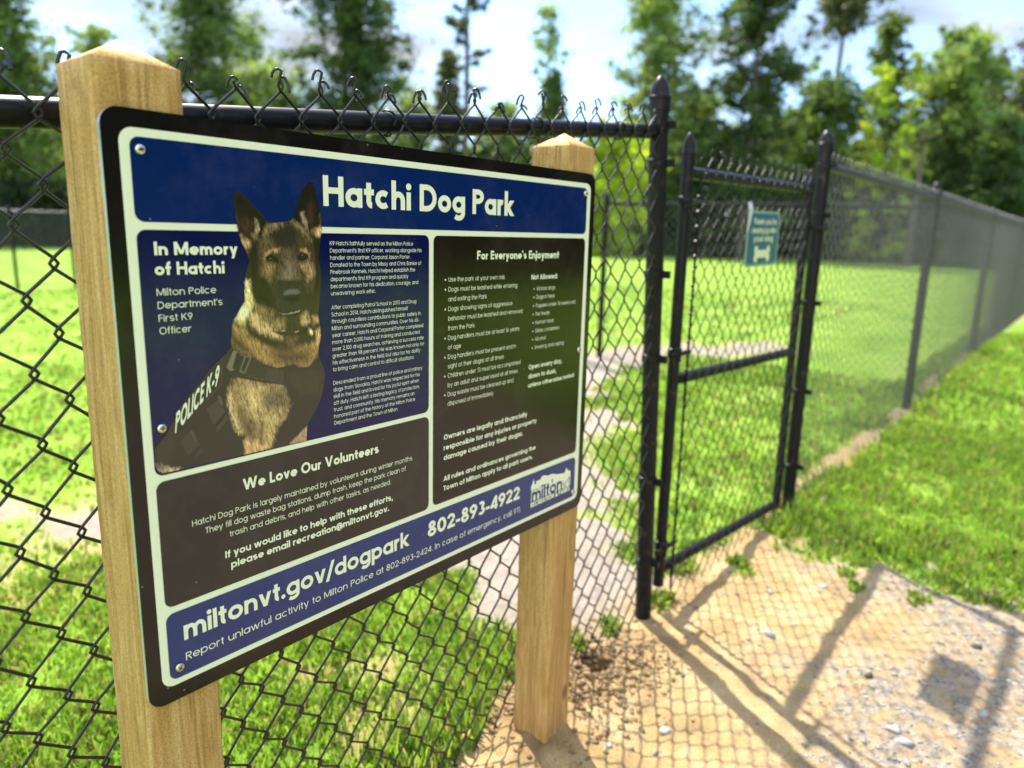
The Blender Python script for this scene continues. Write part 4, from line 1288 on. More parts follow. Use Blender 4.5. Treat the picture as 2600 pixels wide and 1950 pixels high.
def rrect(x0, x1, z0, z1, r, n=8):
    out = []
    for cx, cz, a in ((x1 - r, z1 - r, 0), (x0 + r, z1 - r, 90), (x0 + r, z0 + r, 180), (x1 - r, z0 + r, 270)):
        out += arc(cx, cz, r, r, a, a + 90, n)
    return out


# ------------------------------------------------------------------ the big sign
YS = .819                                       # front of the board
SP = lambda x, z, lift: (x, YS - lift, z + CH)
PS = empty('park_sign', (.8, .84, 0), 'large rules and memorial sign with a police dog portrait on two timber posts', 'sign')


def timber(name, x0, x1, y0, y1, ztop, lean, seed):
    """a sawn 4x4 with slightly ragged arrises and a pyramid top"""
    zb = -0.35
    nz = 150
    per = []
    e = .0016
    for (ax, ay), (bx, by) in (((x0, y0), (x1, y0)), ((x1, y0), (x1, y1)), ((x1, y1), (x0, y1)), ((x0, y1), (x0, y0))):
        for t in (.0, .02, .2, .4, .6, .8, .98):
            per.append((ax + (bx - ax) * t, ay + (by - ay) * t, t in (.0,)))
    m = len(per)
    cx, cy = (x0 + x1) / 2, (y0 + y1) / 2
    V = []
    for k in range(nz + 1):
        z = zb + (ztop - zb) * k / nz
        s = lean * (ztop - z)
        for q, (px, py, corner) in enumerate(per):
            f = .985 if corner else 1.0
            j = (vnoise(np.array(q * 3.1 + seed), np.array(z * 45.0), 3) - .5) * .0011 + (vnoise(np.array(q * 1.7 + seed), np.array(z * 210.0), 4) - .5) * .0009
            d = np.array([px - cx, py - cy]); d /= np.linalg.norm(d)
            V.append((cx + (px - cx) * f + d[0] * j + s, cy + (py - cy) * f + d[1] * j, z))
    F = []
    for k in range(nz):
        for q in range(m):
            a, b = k * m + q, k * m + (q + 1) % m
            F.append((a, b, b + m, a + m))
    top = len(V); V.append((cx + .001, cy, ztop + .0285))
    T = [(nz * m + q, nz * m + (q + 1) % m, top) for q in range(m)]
    return link_np(name, np.array(V), [np.array(F), np.array(T)], None, PS, mats=[M_WOOD, M_WOOD_SUNLIT], midx=[0] * len(F) + [1] * len(T))


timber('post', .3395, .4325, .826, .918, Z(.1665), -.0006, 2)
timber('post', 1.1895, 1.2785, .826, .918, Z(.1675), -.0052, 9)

board = MB()
rim = rrect(.3392, 1.2735, -.5785, .1187, .020, 10)
nb = len(rim)
board.add([(x, YS, z + CH) for x, z in rim] + [(x, YS + .0062, z + CH) for x, z in rim],
          [tuple(range(nb))[::-1], tuple(range(nb, 2 * nb))] + [(i, (i + 1) % nb, nb + (i + 1) % nb, nb + i) for i in range(nb)])
bo = board.build('board', M_BLACKP, PS)
bo.data.materials.append(M_EDGE)
for p in bo.data.polygons:
    if abs(p.normal.y) < .5: p.material_index = 1
bo['label'] = 'black bordered sign board'


def sheet(name, pts, mat, lift, label=None):
    k = Ink(SP); k.poly(pts, lift)
    o = k.build(name, mat, bo)
    if label: o['label'] = label
    return o


sheet('border', rrect(.3565, 1.2571, -.5574, .0994, .0155, 10), M_CREAM, .0004)
sheet('panel', rrect(.3671, 1.2447, .0020, .0905, .0105), M_NAVY, .0008, 'navy title panel')
sheet('panel', rrect(.3670, .8082, -.2866, -.0062, .0105), M_NAVYD, .0008, 'dark navy memorial panel')
sheet('panel', rrect(.8179, 1.2446, -.4510, -.0066, .0095), M_BROWN, .0008, 'dark brown rules panel')
sheet('panel', rrect(.3668, .8084, -.4532, -.2938, .0105), M_TAUPE, .0008, 'grey-brown volunteers panel')
sheet('panel', rrect(.3661, 1.2443, -.5496, -.4617, .0105), M_BLUE, .0008, 'blue contact panel')

# lettering, panel by panel
TL_ = .0012
t = Ink(SP)
t.text('Hatchi Dog Park', 'title', (.6122, .0293), 1.0135, .0394, TL_)
t.build('lettering', M_CREAM, bo)['label'] = 'Hatchi Dog Park'
t = Ink(SP)
t.text('In Memory', 'title', (.3848, -.0336), .4850, .0146, TL_)
t.text('of Hatchi', 'title', (.3838, -.0556), .4666, .0146, TL_)
for s, x1, z in (('Milton Police', .4545, -.0784), ('Department\u2019s', .4618, -.0930), ('First K9', .4236, -.1075), ('Officer', .4210, -.1218)):
    t.text(s, 'text', (.3841, z), x1, .0080, TL_)
para = ['K9 Hatchi faithfully served as the Milton Police', 'Department\u2019s first K9 officer, working alongside his', 'handler and partner, Corporal Jason Porter.',
        'Donated to the Town by Missy and Chris Banke of', 'Pinebrook Kennels, Hatchi helped establish the', 'department\u2019s first K9 program and quickly',
        'became known for his dedication, courage, and', 'unwavering work ethic.', '', 'After completing Patrol School in 2013 and Drug',
        'School in 2014, Hatchi distinguished himself', 'through countless contributions to public safety in', 'Milton and surrounding communities. Over his 6\u00bd-',
        'year career, Hatchi and Corporal Porter completed', 'more than 2,000 hours of training and conducted', 'over 2,100 drug searches, achieving a success rate',
        'greater than 98 percent. He was known not only for', 'his effectiveness in the field, but also for his ability', 'to bring calm and control to difficult situations.', '',
        'Descended from a proud line of police and military', 'dogs from Slovakia, Hatchi was respected for his', 'skill in the field and loved for his joyful spirit when',
        'off duty. Hatchi left a lasting legacy of protection,', 'trust, and community. His memory remains an', 'honored part of the history of the Milton Police', 'Department and the Town of Milton.']
W0 = STYLE['text']


def width(s, style):
    w, X, bw, gap = STYLE[style]
    x = 0
    for ch in s:
        x += SPACE.get(style, .36) if ch == ' ' else glyph(ch, w, X, bw)[1] + gap
    return x - gap


t.build('lettering', M_CREAM, bo)['label'] = 'memorial heading beside the dog'
t = Ink(SP)
kx = .1710 / width(para[1], 'text')
for i_, s in enumerate(para):
    if s: t.text(s, 'text', (.6208, -.0221 - .00963 * i_), .6208 + kx * width(s, 'text'), .0056, TL_)
t.build('lettering', M_CREAM, bo)['label'] = 'memorial text about the dog'

t = Ink(SP)
t.text('For Everyone\u2019s Enjoyment', 'title', (.9197, -.0446), 1.1549, .0146, TL_)
t.build('lettering', M_CREAM, bo)['label'] = 'heading of the rules'
t = Ink(SP)
rules = ['\u2022Use the park at your own risk', '\u2022Dogs must be leashed while entering', 'and exiting the Park', '\u2022Dogs showing signs of aggressive',
         'behavior must be leashed and removed', 'from the Park', '\u2022Dog handlers must be at least 16 years', 'of age', '\u2022Dog handlers must be present and in',
         'sight of their dog(s) at all times', '\u2022Children under 13 must be accompanied', 'by an adult and supervised at all times', '\u2022Dog waste must be cleaned up and', 'disposed of immediately']
kx = .1952 / width(rules[4], 'text')
for i_, s in enumerate(rules):
    z = -.0790 - .01576 * i_
    if s[0] == '\u2022':
        t.poly(arc(.8444, z + .0034, .0016, .0016, 0, 330, 11), TL_)
        s = s[1:]
    t.text(s, 'text', (.8514, z), .8514 + kx * width(s, 'text'), .0075, TL_)
t.build('lettering', M_CREAM, bo)['label'] = 'list of park rules'
t = Ink(SP)
t.text('Not Allowed:', 'bold', (1.0702, -.0828), 1.1530, .0092, TL_)
na = ['Vicious dogs', 'Dogs in heat', 'Puppies under 16 weeks old', 'Pet treats', 'Human food', 'Glass containers', 'Alcohol', 'Smoking and vaping']
kx = .1305 / width(na[2], 'text')
for i_, s in enumerate(na):
    z = -.1031 - .01582 * i_
    t.poly(arc(1.0795, z + .0032, .0015, .0015, 0, 330, 11), TL_)
    t.text(s, 'text', (1.0870, z), 1.0870 + kx * width(s, 'text'), .0072, TL_)
t.build('lettering', M_CREAM, bo)['label'] = 'list of what is not allowed'
t = Ink(SP)
for s, x1, z in (('Open every day,', 1.1785, -.2508), ('dawn to dusk,', 1.1610, -.2686), ('unless otherwise noted', 1.2237, -.2860)):
    t.text(s, 'bold', (1.0703, z), x1, .0088, TL_)
t.build('lettering', M_CREAM, bo)['label'] = 'opening hours'
t = Ink(SP)
for s, x1, z in (('Owners are legally and financially', 1.0700, -.3412), ('responsible for any injuries or property', 1.1009, -.3594), ('damage caused by their dog(s).', 1.0575, -.3768),
                 )[:3]:
    t.text(s, 'bold', (.8428, z), x1, .0088, TL_)
t.build('lettering', M_CREAM, bo)['label'] = 'bold liability notice'
t = Ink(SP)
for s, x1, z in (('All rules and ordinances governing the', 1.0999, -.4138), ('Town of Milton apply to all park users.', 1.0918, -.4309)):
    t.text(s, 'bold', (.8428, z), x1, .0088, TL_)
t.build('lettering', M_CREAM, bo)['label'] = 'bold line about rules and ordinances'

t = Ink(SP)
t.text('We Love Our Volunteers', 'title', (.4757, -.3316), .7017, .0152, TL_)
for s, x0, x1, z in (('Hatchi Dog Park is largely maintained by volunteers during winter months.', .4064, .7722, -.3594),
                     ('They fill dog waste bag stations, dump trash, keep the park clean of', .4225, .7569, -.3736),
                     ('trash and debris, and help with other tasks, as needed.', .4543, .7251, -.3880)):
    t.text(s, 'text', (x0, z), x1, .0078, TL_)
t.text('If you would like to help with these efforts,', 'bold', (.4465, -.4150), .7290, .0096, TL_)
t.text('please email recreation@miltonvt.gov.', 'bold', (.4535, -.4310), .7212, .0096, TL_)
t.build('lettering', M_CREAM, bo)['label'] = 'call for volunteers'

t = Ink(SP)
t.text('miltonvt.gov/dogpark', 'bold', (.3866, -.5030), .7630, .0258, TL_)
t.build('lettering', M_CREAM, bo)['label'] = 'web address'
t = Ink(SP)
t.text('802-893-4922', 'title', (.8060, -.5030), 1.0540, .0262, TL_)
t.build('lettering', M_CREAM, bo)['label'] = 'large telephone number'
t = Ink(SP)
t.text('Report unlawful activity to Milton Police at 802-893-2424. In case of emergency, call 911.', 'text', (.3871, -.5306), 1.0583, .0104, TL_)
t.build('lettering', M_CREAM, bo)['label'] = 'small line about reporting unlawful activity'

# the town's emblem
lg = Ink(SP)
lg.poly([(1.0911, -.5205), (1.0914, -.5018), (1.0895, -.4894), (1.0924, -.4847), (1.0941, -.4828), (1.098, -.4743), (1.1018, -.4871), (1.105, -.4879), (1.107, -.4797),
         (1.1103, -.4822), (1.1152, -.4803), (1.1191, -.482), (1.1251, -.4756), (1.1354, -.4757), (1.1447, -.4797), (1.1525, -.4792), (1.1611, -.4793), (1.1699, -.4819),
         (1.1781, -.4848), (1.1946, -.4872), (1.2057, -.4883), (1.2105, -.4778), (1.2144, -.4838), (1.218, -.4846), (1.2211, -.4879), (1.226, -.4874), (1.2274, -.497), (1.2268, -.5215)][::-1], TL_)
lg.text('RECREATION & PARKS', 'heavy', (1.0904, -.5328), 1.2268, .0102, TL_)
eo = lg.build('emblem', M_CREAM, bo)
eo['label'] = 'mountain skyline emblem'
lg = Ink(SP)
lg.text('milton', 'bold', (1.0928, -.5218), 1.1975, .0262, TL_ + .0004)
lg.text('vt', 'light', (1.1988, -.5205), 1.2255, .0230, TL_ + .0004)
lg.text('town of', 'text', (1.0926, -.5003), 1.1235, .0046, TL_ + .0004)
lg.poly([(1.1600, -.4985), (1.1592, -.4935), (1.1612, -.4880), (1.1616, -.4925), (1.1640, -.4905), (1.1625, -.4985)], TL_ + .0004)
lg.build('emblem', M_BLUE, bo)['label'] = 'blue wordmark inside the emblem'

# the dog's portrait
st_ = .00075
ox, oz = .36, -.29
gu, gvv = np.meshgrid(np.arange(0, .25, st_), np.arange(0.0, .352, st_))


def sdf(poly, x, y):
    P = np.array(poly, float) * 1e-4
    d = np.full(x.shape, 1e9); ins = np.zeros(x.shape, bool)
    for (ax, ay), (bx, by) in zip(P, np.roll(P, -1, 0)):
        ex_, ey_ = bx - ax, by - ay
        tt = np.clip(((x - ax) * ex_ + (y - ay) * ey_) / (ex_ ** 2 + ey_ ** 2 + 1e-18), 0, 1)
        d = np.minimum(d, np.hypot(x - ax - tt * ex_, y - ay - tt * ey_))
        c = ((ay > y) != (by > y)) & (x < (bx - ax) * (y - ay) / ((by - ay) if by != ay else 1e-12) + ax)
        ins ^= c
    return np.where(ins, d, -d)


wob = (fbm(gu * 900, gvv * 900, 13, 2) - .5) * .0016
sil = sdf(DOG_OUT, gu, gvv) + wob * .35
colr = np.tile(np.array(srgb(44, 35, 24)[:3]), gu.shape + (1,))
fur1 = fbm(gu * 620 + gvv * 120, gvv * 150, 31, 3) - .5
fur2 = fbm(gu * 1100, gvv * 330 + gu * 160, 35, 2) - .5
furn = fur1 * 1.0 + fur2 * .8
for poly, rgb, soft, fn in DOG:
    P = np.array(poly) * 1e-4
    m_ = soft * .0020 + .003
    b0 = (gu > P[:, 0].min() - m_) & (gu < P[:, 0].max() + m_) & (gvv > P[:, 1].min() - m_) & (gvv < P[:, 1].max() + m_)
    if not b0.any(): continue
    rr_, cc_ = np.where(b0)
    sl_ = (slice(rr_.min(), rr_.max() + 1), slice(cc_.min(), cc_.max() + 1))
    so_ = soft * (.0018 if fn >= .3 else .0010)
    d = sdf(poly, gu[sl_], gvv[sl_]) + furn[sl_] * fn * .0062
    al = sstep(d, -so_ * .8, so_ * .8)[..., None]
    base = np.minimum(np.array(srgb(*rgb)[:3]) * (.84 + .60 * float(sstep(np.array(sum(rgb) / 3.0), 55, 125)) * (1 - .45 * float(sstep(np.array(sum(rgb) / 3.0), 140, 200)))), .75)[None, None] * np.clip(1 + furn[sl_] * fn * 2.7, .25, 2.4)[..., None]
    colr[sl_] = colr[sl_] * (1 - al) + base * al
keep = sil > 0
H_, W_ = gu.shape
cell = keep[:-1, :-1] & keep[1:, :-1] & keep[:-1, 1:] & keep[1:, 1:]
rj, ri = np.where(cell)
a0 = rj * W_ + ri
Fd = np.stack([a0, a0 + 1, a0 + W_ + 1, a0 + W_], 1)
u_, inv = np.unique(Fd.ravel(), return_inverse=True)
Vd = np.stack([ox + gu.ravel()[u_], np.full(len(u_), YS - .0013), oz + gvv.ravel()[u_] + CH], 1)
mdog, nt, n_, l_, b_ = new_mat('print_portrait')
at = n_.new('ShaderNodeAttribute'); at.attribute_name = 'Col'
l_.new(at.outputs['Color'], b_.inputs['Base Color'])
b_.inputs['Roughness'].default_value = .26
b_.inputs['Coat Weight'].default_value = .35; b_.inputs['Coat Roughness'].default_value = .12
po = link_np('portrait', Vd, inv.reshape(Fd.shape), mdog, bo, col=colr.reshape(-1, 3)[u_])
po['label'] = 'printed shepherd dog in a black police vest'
t = Ink(SP)
t.text('POLICE K-9', 'bold', (.3929, -.2395), lift=.0018, ex=(.0575, .0520), ey=(.0034, .0245))
t.build('lettering', M_CREAM, bo)['label'] = 'POLICE K-9 on the vest'

for x_, z_ in ((.3776, .0775), (.3783, -.2301), (.3783, -.5355), (1.2379, .0802), (1.2377, -.2307), (1.2387, -.5391)):
    y0 = YS - .0016
    s = MB().lathe(x_, z_ + CH, [(.0056, y0 + .0004), (.0056, y0 - .0006), (.0050, y0 - .0019), (.0036, y0 - .0027), (.0018, y0 - .0030)], 20, axis='y')
    so_ = s.build('screw', M_STEEL, bo, True)
    c = MB()
    a_ = rng.uniform(0, 1.5)
    for q in (0, math.pi / 2):
        ca, sa = math.cos(a_ + q), math.sin(a_ + q)
        k = [(-.0027, -.0007), (.0027, -.0007), (.0027, .0007), (-.0027, .0007)]
        yy = y0 - .0032 - q * .00006
        vv = [(x_ + u * ca - v * sa, yy, z_ + CH + u * sa + v * ca) for u, v in k] + [(x_ + u * ca - v * sa, yy + .0012, z_ + CH + u * sa + v * ca) for u, v in k]
        c.add(vv, [(0, 3, 2, 1)] + [(i, (i + 1) % 4, 4 + (i + 1) % 4, 4 + i) for i in range(4)])
    # the recess belongs to the screw's own mesh
    me = so_.data
    me.materials.append(M_DARKHOLE)
    import bmesh
    bm = bmesh.new(); bm.from_mesh(me)
    org = ORG[so_]
    for f in c.f:
        ff = bm.faces.new([bm.verts.new((c.v[i][0] - org[0], c.v[i][1] - org[1], c.v[i][2] - org[2])) for i in f]); ff.material_index = 1
    bm.to_mesh(me); bm.free()

# ------------------------------------------------------------------ the small teal sign on the gate
TEAL = plain('teal_sheet', srgb(4, 84, 112), rough=.35, coat=.2, var=.06, scale=14)
TRIM = plain('sage_trim', srgb(120, 150, 128), rough=.45)
PALE = plain('pale_print', srgb(205, 214, 170), rough=.45)
YG = .9165
GP = lambda x, z, lift: (x, YG - lift, z + CH + (x - 2.48) * .018)
gs = empty('notice', (2.48, .918, 1.0), 'small teal thank-you notice with a bone symbol tied to the gate mesh', 'sign')
pl = MB()
rim = rrect(2.338, 2.630, -.0885, .0935, .022, 8)
nb = len(rim)
pl.add([GP(x, z, 0) for x, z in rim] + [GP(x, z, -.002) for x, z in rim], [tuple(range(nb))[::-1], tuple(range(nb, 2 * nb))] + [(i, (i + 1) % nb, nb + (i + 1) % nb, nb + i) for i in range(nb)])
plate = pl.build('plate', TRIM, gs)
k = Ink(GP); k.poly(rrect(2.350, 2.618, -.080, .085, .018, 8), .0005); k.build('face', TEAL, plate)
k = Ink(GP)
for s, x0, x1, z in (('Thank you for', 2.385, 2.60, .050), ('cleaning up after', 2.372, 2.60, .021), ('your dog', 2.395, 2.575, -.006)):
    k.text(s, 'bold', (x0, z), x1, .020, .0010)
k.build('lettering', PALE, plate)
k = Ink(GP)
bx0, bx1, bz = 2.415, 2.55, -.047
k.poly([(bx0 + .012, bz - .013), (bx1 - .012, bz - .013), (bx1 - .012, bz + .013), (bx0 + .012, bz + .013)], .0010)
for q, (cx_, cz_) in enumerate(((bx0 + .012, bz + .013), (bx0 + .012, bz - .013), (bx1 - .012, bz + .013), (bx1 - .012, bz - .013))):
    k.poly(arc(cx_, cz_, .016, .015, 0, 345, 23), .0011 + q * .00004)
k.build('bone_symbol', PALE, plate)
WHITE = plain('white_plastic', (.42, .43, .42), rough=.4)
zt = MB().tube([(2.335, .915, Z(.115)), (2.326, .905, Z(.095)), (2.330, .908, Z(.06)), (2.327, .912, Z(.02))], [.006, .007, .004, .002], 8)
zt.build('zip_tie', WHITE, gs, True)['label'] = 'white tie hanging beside the plate'

# ------------------------------------------------------------------ trees and undergrowth
FWD = np.array([RT[0][2], RT[1][2], RT[2][2]]); RGT = np.array([RT[0][0], RT[1][0], RT[2][0]]); DWN = np.array([RT[0][1], RT[1][1], RT[2][1]])


def leaves(cent, rad, per, size, base, seed, squash=.75, vary=.35):
    """leaf sprays scattered round clump centres -> quads with their own colour"""
    g = np.random.default_rng(seed)
    nC = len(cent)
    cnt = per
    c = np.repeat(cent, cnt, 0); rr = np.repeat(rad, cnt)
    d = g.normal(size=(len(c), 3)); d /= np.linalg.norm(d, axis=1, keepdims=True)
    p = c + d * (rr * np.abs(g.normal(0, .72, len(c))))[:, None] * np.array([1, 1, squash])
    u = g.normal(size=(len(c), 3)); u /= np.linalg.norm(u, axis=1, keepdims=True)
    v = np.cross(u, g.normal(size=(len(c), 3))); v /= np.linalg.norm(v, axis=1, keepdims=True)
    s = (size * g.uniform(.5, 1.35, len(c)))[:, None]
    V = np.stack([p - u * s * .5, p + v * s * .32, p + u * s * .5, p - v * s * .32], 1).reshape(-1, 3)
    F = np.arange(len(c) * 4).reshape(-1, 4)
    cl = np.repeat(g.uniform(1 - vary, 1 + vary, nC), cnt) * g.uniform(.75, 1.25, len(c))
    yel = np.repeat(g.uniform(-.12, .22, nC), cnt)
    col = np.asarray(base)[None] * cl[:, None] * np.stack([1 + yel, 1 + yel * .35, 1 - yel], 1)
    return V, F, np.repeat(np.clip(col, .003, 1), 4, 0)


def tree(name, label, x, y, H, crown_lo, rad, kind, base, seed, dens=1.0, leaf=.30, trunk=.16, gap=0.0, lean=0.0, cone=False, group='trees beyond the far fence'):
    g = np.random.default_rng(seed)
    root = empty(name, (x, y, 0), label, 'tree', group)
    T = MB()
    npt = 9
    sway = g.normal(0, .12, (npt, 2)).cumsum(0) * .35
    axis_ = [np.array([x + sway[i, 0] + lean * H * i / (npt - 1), y + sway[i, 1], H * .96 * i / (npt - 1)]) for i in range(npt)]
    axis_[0][2] = -.3
    tap = .62 if kind == 'sparse' or crown_lo > .7 else .88
    T.tube(axis_, [trunk * (1 - tap * i / (npt - 1)) for i in range(npt)], 8)
    at = lambda h: np.array([np.interp(h, [a[2] for a in axis_], [a[k] for a in axis_]) for k in range(3)])
    C, Rr = [], []
    if kind == 'broad':
        nb = int(42 * dens)
        for i in range(nb):
            f = (i + g.uniform(0, 1)) / nb
            h = H * (crown_lo + (1.0 - crown_lo) * f)
            env = rad * ((math.sin(math.pi * min(.97, .12 + f * .86)) ** .6) if not cone else (1.25 * (1 - f) ** .62 + .14)) * g.uniform(.45, 1.1)
            a = g.uniform(0, 6.283)
            p0 = at(min(h * .93, H * .9)); p1 = at(min(h, H * .95)) + np.array([math.cos(a) * env, math.sin(a) * env, g.uniform(-.2, .7)])
            if h > H * .96: p1[2] = h
            T.tube([p0, (p0 + p1) / 2 + np.array([0, 0, .15]), p1], [trunk * .30, trunk * .18, trunk * .06], 5)
            for q in range(11):
                if g.uniform() < gap: continue
                tt = g.uniform(.2, 1.12)
                C.append(p0 + (p1 - p0) * tt + g.normal(0, rad * .17, 3)); Rr.append(rad * g.uniform(.10, .30))
    elif kind == 'conifer':
        nl = int(13 * dens) + 3
        for i in range(nl):
            f = (i + .3) / nl
            h = H * (crown_lo + (1 - crown_lo) * f)
            env = rad * ((1 - f) ** .8 * .95 + .06)
            for q in range(6):
                a = g.uniform(0, 6.283); e = env * g.uniform(.55, 1.12)
                p0 = at(min(h, H * .95)); p1 = p0 + np.array([math.cos(a) * e, math.sin(a) * e, -.18 * e + g.normal(0, .1)])
                T.tube([p0, p1], [trunk * .16, trunk * .04], 4)
                for k in range(3):
                    if g.uniform() < gap: continue
                    C.append(p0 + (p1 - p0) * (.35 + .32 * k) + g.normal(0, .1, 3)); Rr.append(.22 + e * .20)
        C.append(np.array([axis_[-1][0], axis_[-1][1], H])); Rr.append(.25)
    elif kind == 'column':
        for i in range(int(44 * dens)):
            h = H * (crown_lo + (1 - crown_lo) * g.uniform() ** .9)
            a = g.uniform(0, 6.283); e = rad * g.uniform(.1, .95) * (1 - .45 * (h / H) ** 3)
            C.append(at(min(h, H * .97)) + np.array([math.cos(a) * e, math.sin(a) * e, 0])); Rr.append(rad * g.uniform(.30, .55))
    elif kind == 'sparse':                                   # mostly bare, a few twiggy tufts
        for i in range(int(34 * dens)):
            f = g.uniform(0, 1)
            h = H * (crown_lo + (1 - crown_lo) * f)
            a = g.uniform(0, 6.283); e = rad * g.uniform(.4, 1.1) * (1 - .3 * f)
            p0 = at(min(h, H * .94)); p1 = p0 + np.array([math.cos(a) * e, math.sin(a) * e, g.uniform(-.1, .5)])
            T.tube([p0, (p0 + p1) / 2 + g.normal(0, .08, 3), p1], [trunk * .24, trunk * .14, trunk * .06], 5)
            for q in range(3):
                C.append(p0 + (p1 - p0) * g.uniform(.35, 1.05)); Rr.append(rad * g.uniform(.08, .2))
    C, Rr = np.array(C), np.array(Rr)
    V, F, col = leaves(C, Rr, max(34, int(70 * min(1.4, dens))), leaf, base, seed + 1)
    T.build('trunk', M_BARK, root, True)
    link_np('crown', V, F, M_LEAF, root, col=col)
    return root


def spot(px, depth):
    """ground point in the direction of a column of the photograph, used only to survey the trees"""
    r = FWD + RGT * ((px * 1.17541 - 1300) / 1844.486) + DWN * ((590 - 975) / 1844.486)
    return r[0] * depth, r[1] * depth


def hgt(px, py, depth):
    r = FWD + RGT * ((px * 1.17541 - 1300) / 1844.486) + DWN * ((py * 1.17541 - 975) / 1844.486)
    return CH + r[2] * depth


DK, MD, LT, YL, OL = (.060, .105, .040), (.115, .180, .060), (.185, .265, .095), (.36, .46, .07), (.095, .125, .065)
k_ = 1.17541 / 1844.486
TREES = [  # column, depth, top row, crown start (share of height), half width in px, kind, colour, density, gap, trunk, lean, label
    (15, 34, -70, .22, 118, 'broad', MD, 1.3, .10, .20, 0, 'big leafy tree at the far left edge, its top cut off by the frame'),
    (235, 52, 75, .30, 52, 'broad', LT, .8, .25, .14, 0, 'small pale tree in the gap behind the left timber post'),
    (450, 43, -55, .18, 98, 'broad', MD, 1.3, .18, .20, 0, 'tall leafy tree right of the left timber post'),
    (585, 40, 175, .10, 62, 'broad', LT, 1.1, .05, .13, 0, 'low yellow-green tree under the tall trees above the sign title'),
    (565, 55, 60, .30, 60, 'broad', MD, .7, .35, .15, 0, 'thin pale-crowned tree between the two tall leafy ones on the left'),
    (745, 38, -140, .12, 100, 'broad', DK, 1.35, .16, .24, 0, 'dark maple with bright gaps in its crown above the middle of the sign'),
    (1003, 46, -95, .50, 50, 'sparse', OL, 1.0, 0, .24, 0, 'thin nearly bare pine with a dark straight trunk'),
    (968, 42, 128, .10, 50, 'conifer', OL, 1.0, .10, .13, 0, 'small ragged fir just left of the bare pine'),
    (885, 47, 205, .05, 50, 'broad', LT, .8, .25, .12, 0, 'pale low tree behind the fence barbs'),
    (1176, 45, 26, .45, 38, 'column', LT, 1.0, .20, .15, 0, 'narrow upright tree standing alone against the sky'),
    (1190, 44, 165, .05, 62, 'conifer', MD, 1.1, .05, .14, 0, 'broad-skirted spruce below the narrow upright tree'),
    (1400, 46, -40, .16, 84, 'broad', LT, 1.25, .14, .20, 0, 'large light-green tree behind the tall gate post'),
    (1330, 40, 300, .05, 70, 'broad', YL, 1.0, .02, .10, 0, 'bright bush-like tree seen through the mesh right of the sign'),
    (1490, 50, 215, .08, 62, 'broad', LT, 1.0, .12, .13, 0, 'low soft tree between the gate posts'),
    (1598, 41, -130, .20, 70, 'broad', DK, 1.3, .14, .22, 0, 'tall dark tree over the gate, top out of the frame'),
    (1560, 45, 215, .05, 42, 'column', LT, 1.0, .05, .10, 0, 'pale leafy growth at the foot of the tall dark tree'),
    (1770, 44, -70, .78, 52, 'broad', OL, .7, .15, .22, 0, 'slender tree with a bare trunk and a tuft of leaves at the top'),
    (1760, 43, 185, .30, 72, 'broad', MD, 1.0, .10, .14, 0, 'spreading low tree around the bare trunk'),
    (1660, 50, 260, .05, 60, 'broad', MD, .9, .15, .12, 0, 'grey-green tree behind the gate rail'),
    (1880, 46, 55, .28, 44, 'broad', MD, .9, .14, .16, 0, 'tall narrow green tree left of the bright columns'),
    (1850, 40, 150, .02, 30, 'column', YL, 1.15, 0, .10, 0, 'left one of two bright vine-covered trunks'),
    (1927, 39, 118, .02, 20, 'column', YL, 1.0, 0, .09, 0, 'right one of two bright vine-covered trunks, slim and yellow-green'),
    (2010, 42, 95, .38, 72, 'broad', LT, 1.2, .06, .17, 0, 'rounded light-green tree beside the vine-covered trunks'),
    (1968, 36, 285, .86, 18, 'sparse', OL, .3, 0, .22, .03, 'leaning thick grey trunk in front of the dark spruces'),
    (2110, 46, 128, .30, 40, 'conifer', OL, 1.0, .18, .14, 0, 'spindly spruce top against the sky near the right edge'),
    (2070, 40, 290, .03, 72, 'conifer', DK, 1.35, 0, .16, 0, 'dark spruce behind the leaning trunk'),
    (2215, 42, 105, .10, 80, 'broad', OL, 1.35, .04, .20, 0, 'dense tree filling the right edge of the picture'),
    (2150, 37, 255, .03, 80, 'conifer', DK, 1.35, 0, .16, 0, 'dark broad spruce low at the right'),
    (90, 40, 240, .03, 85, 'broad', DK, 1.1, .06, .13, 0, 'dark low tree behind the mesh at the left edge'),
    (1090, 48, 235, .04, 55, 'broad', LT, .9, .15, .11, 0, 'hazy low tree above the right end of the sign board'),
]
for q, (px_, dp, top, lo, hw, kind, base, dens, gap, tr, lean, lab) in enumerate(TREES):
    x_, y_ = spot(px_, dp)
    tree({'broad': 'broadleaf_tree', 'conifer': 'spruce', 'column': 'vine_covered_tree' if base is YL else 'narrow_tree', 'sparse': 'bare_tree'}[kind], lab,
         x_, y_, hgt(px_, top, dp), lo, hw * k_ * dp * 1.3, kind, base, 100 + q * 7, dens, .215, tr, gap, lean, px_ in (15, 450, 745, 1400, 1598, 1880, 565))

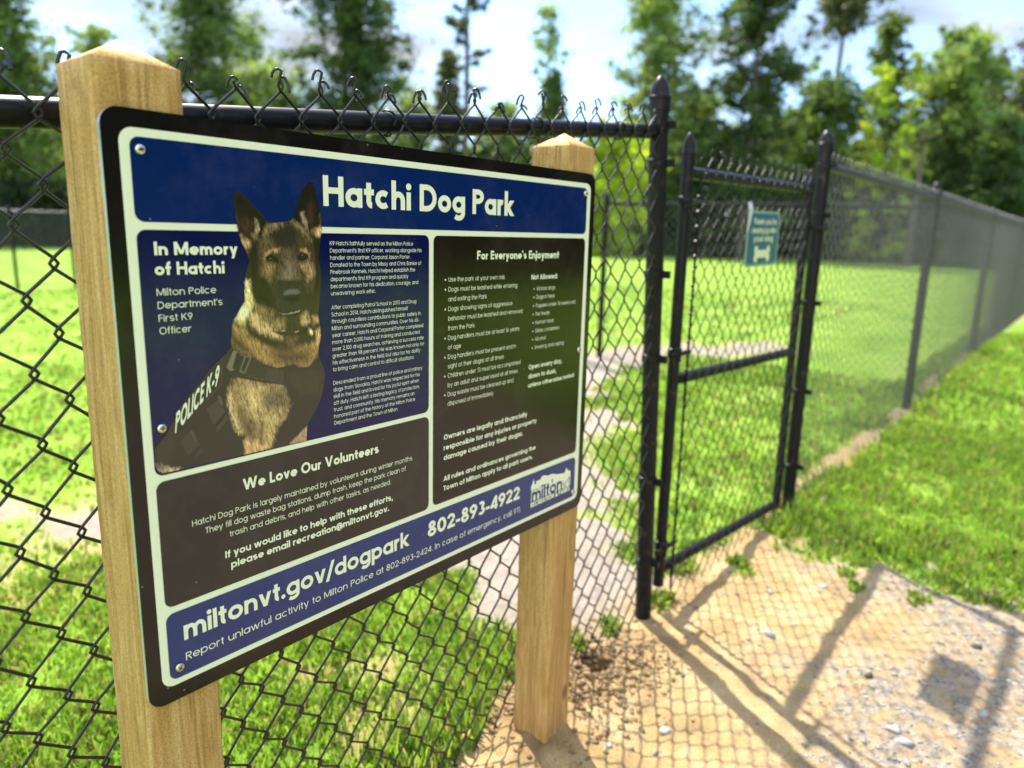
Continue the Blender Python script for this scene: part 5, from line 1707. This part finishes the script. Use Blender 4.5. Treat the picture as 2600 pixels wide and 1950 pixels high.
# the wood behind them and the shaded scrub along its edge: one mass nobody could count
g = np.random.default_rng(5)
C, Rr, B_ = [], [], []
for px_ in np.arange(-60, 2420, 9.0):
    for layer in range(4):
        dp = 44 + layer * 5 + g.uniform(-2, 2)
        x_, y_ = spot(px_ + g.uniform(-8, 8), dp)
        top = np.interp(px_, [-60, 130, 300, 560, 800, 1000, 1200, 1450, 1600, 1800, 1950, 2050, 2420], [300, 330, 300, 290, 320, 350, 330, 330, 330, 330, 300, 260, 240]) + g.uniform(-25, 45) + (vnoise(np.array(px_ / 60.), np.array(layer * 3.), 4) - .5) * 120
        hh = hgt(px_, top, dp)
        for z_ in np.arange(.4, hh, 1.05):
            C.append((x_ + g.normal(0, .4), y_ + g.normal(0, .4), z_ + g.uniform(-.3, .3))); Rr.append(g.uniform(.6, 1.0))
C, Rr = np.array(C), np.array(Rr)
V, F, col = leaves(C, Rr, 13, .5, (.050, .085, .036), 9, vary=.5)
tag(link_np('woodland', V, F, M_LEAF, col=col), kind='stuff')
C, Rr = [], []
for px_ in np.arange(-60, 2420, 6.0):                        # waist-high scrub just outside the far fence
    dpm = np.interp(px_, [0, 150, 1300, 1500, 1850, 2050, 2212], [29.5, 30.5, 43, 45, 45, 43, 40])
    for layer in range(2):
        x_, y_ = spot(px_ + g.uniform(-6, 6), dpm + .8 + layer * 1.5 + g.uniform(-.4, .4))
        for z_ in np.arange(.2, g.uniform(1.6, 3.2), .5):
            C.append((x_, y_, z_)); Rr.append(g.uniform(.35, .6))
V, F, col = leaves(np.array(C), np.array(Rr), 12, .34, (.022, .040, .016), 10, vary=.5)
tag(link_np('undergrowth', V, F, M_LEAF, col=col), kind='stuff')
# unseen wood behind the camera, set close and near-black to darken board reflections
C, Rr = [], []
for a in np.arange(-125, 20, 1.4):
    for layer in range(3):
        d_ = 17 + layer * 3 + g.uniform(-1.2, 1.2)
        x_, y_ = math.cos(R(a)) * d_, math.sin(R(a)) * d_
        if y_ > -4: continue
        for z_ in np.arange(.6, g.uniform(5.5, 7.5), 1.0):
            C.append((x_, y_, z_)); Rr.append(g.uniform(.7, 1.1))
V, F, col = leaves(np.array(C), np.array(Rr), 16, .55, (.010, .017, .006), 12, vary=.5)
tag(link_np('woodland', V, F, M_LEAF, col=col), kind='stuff')
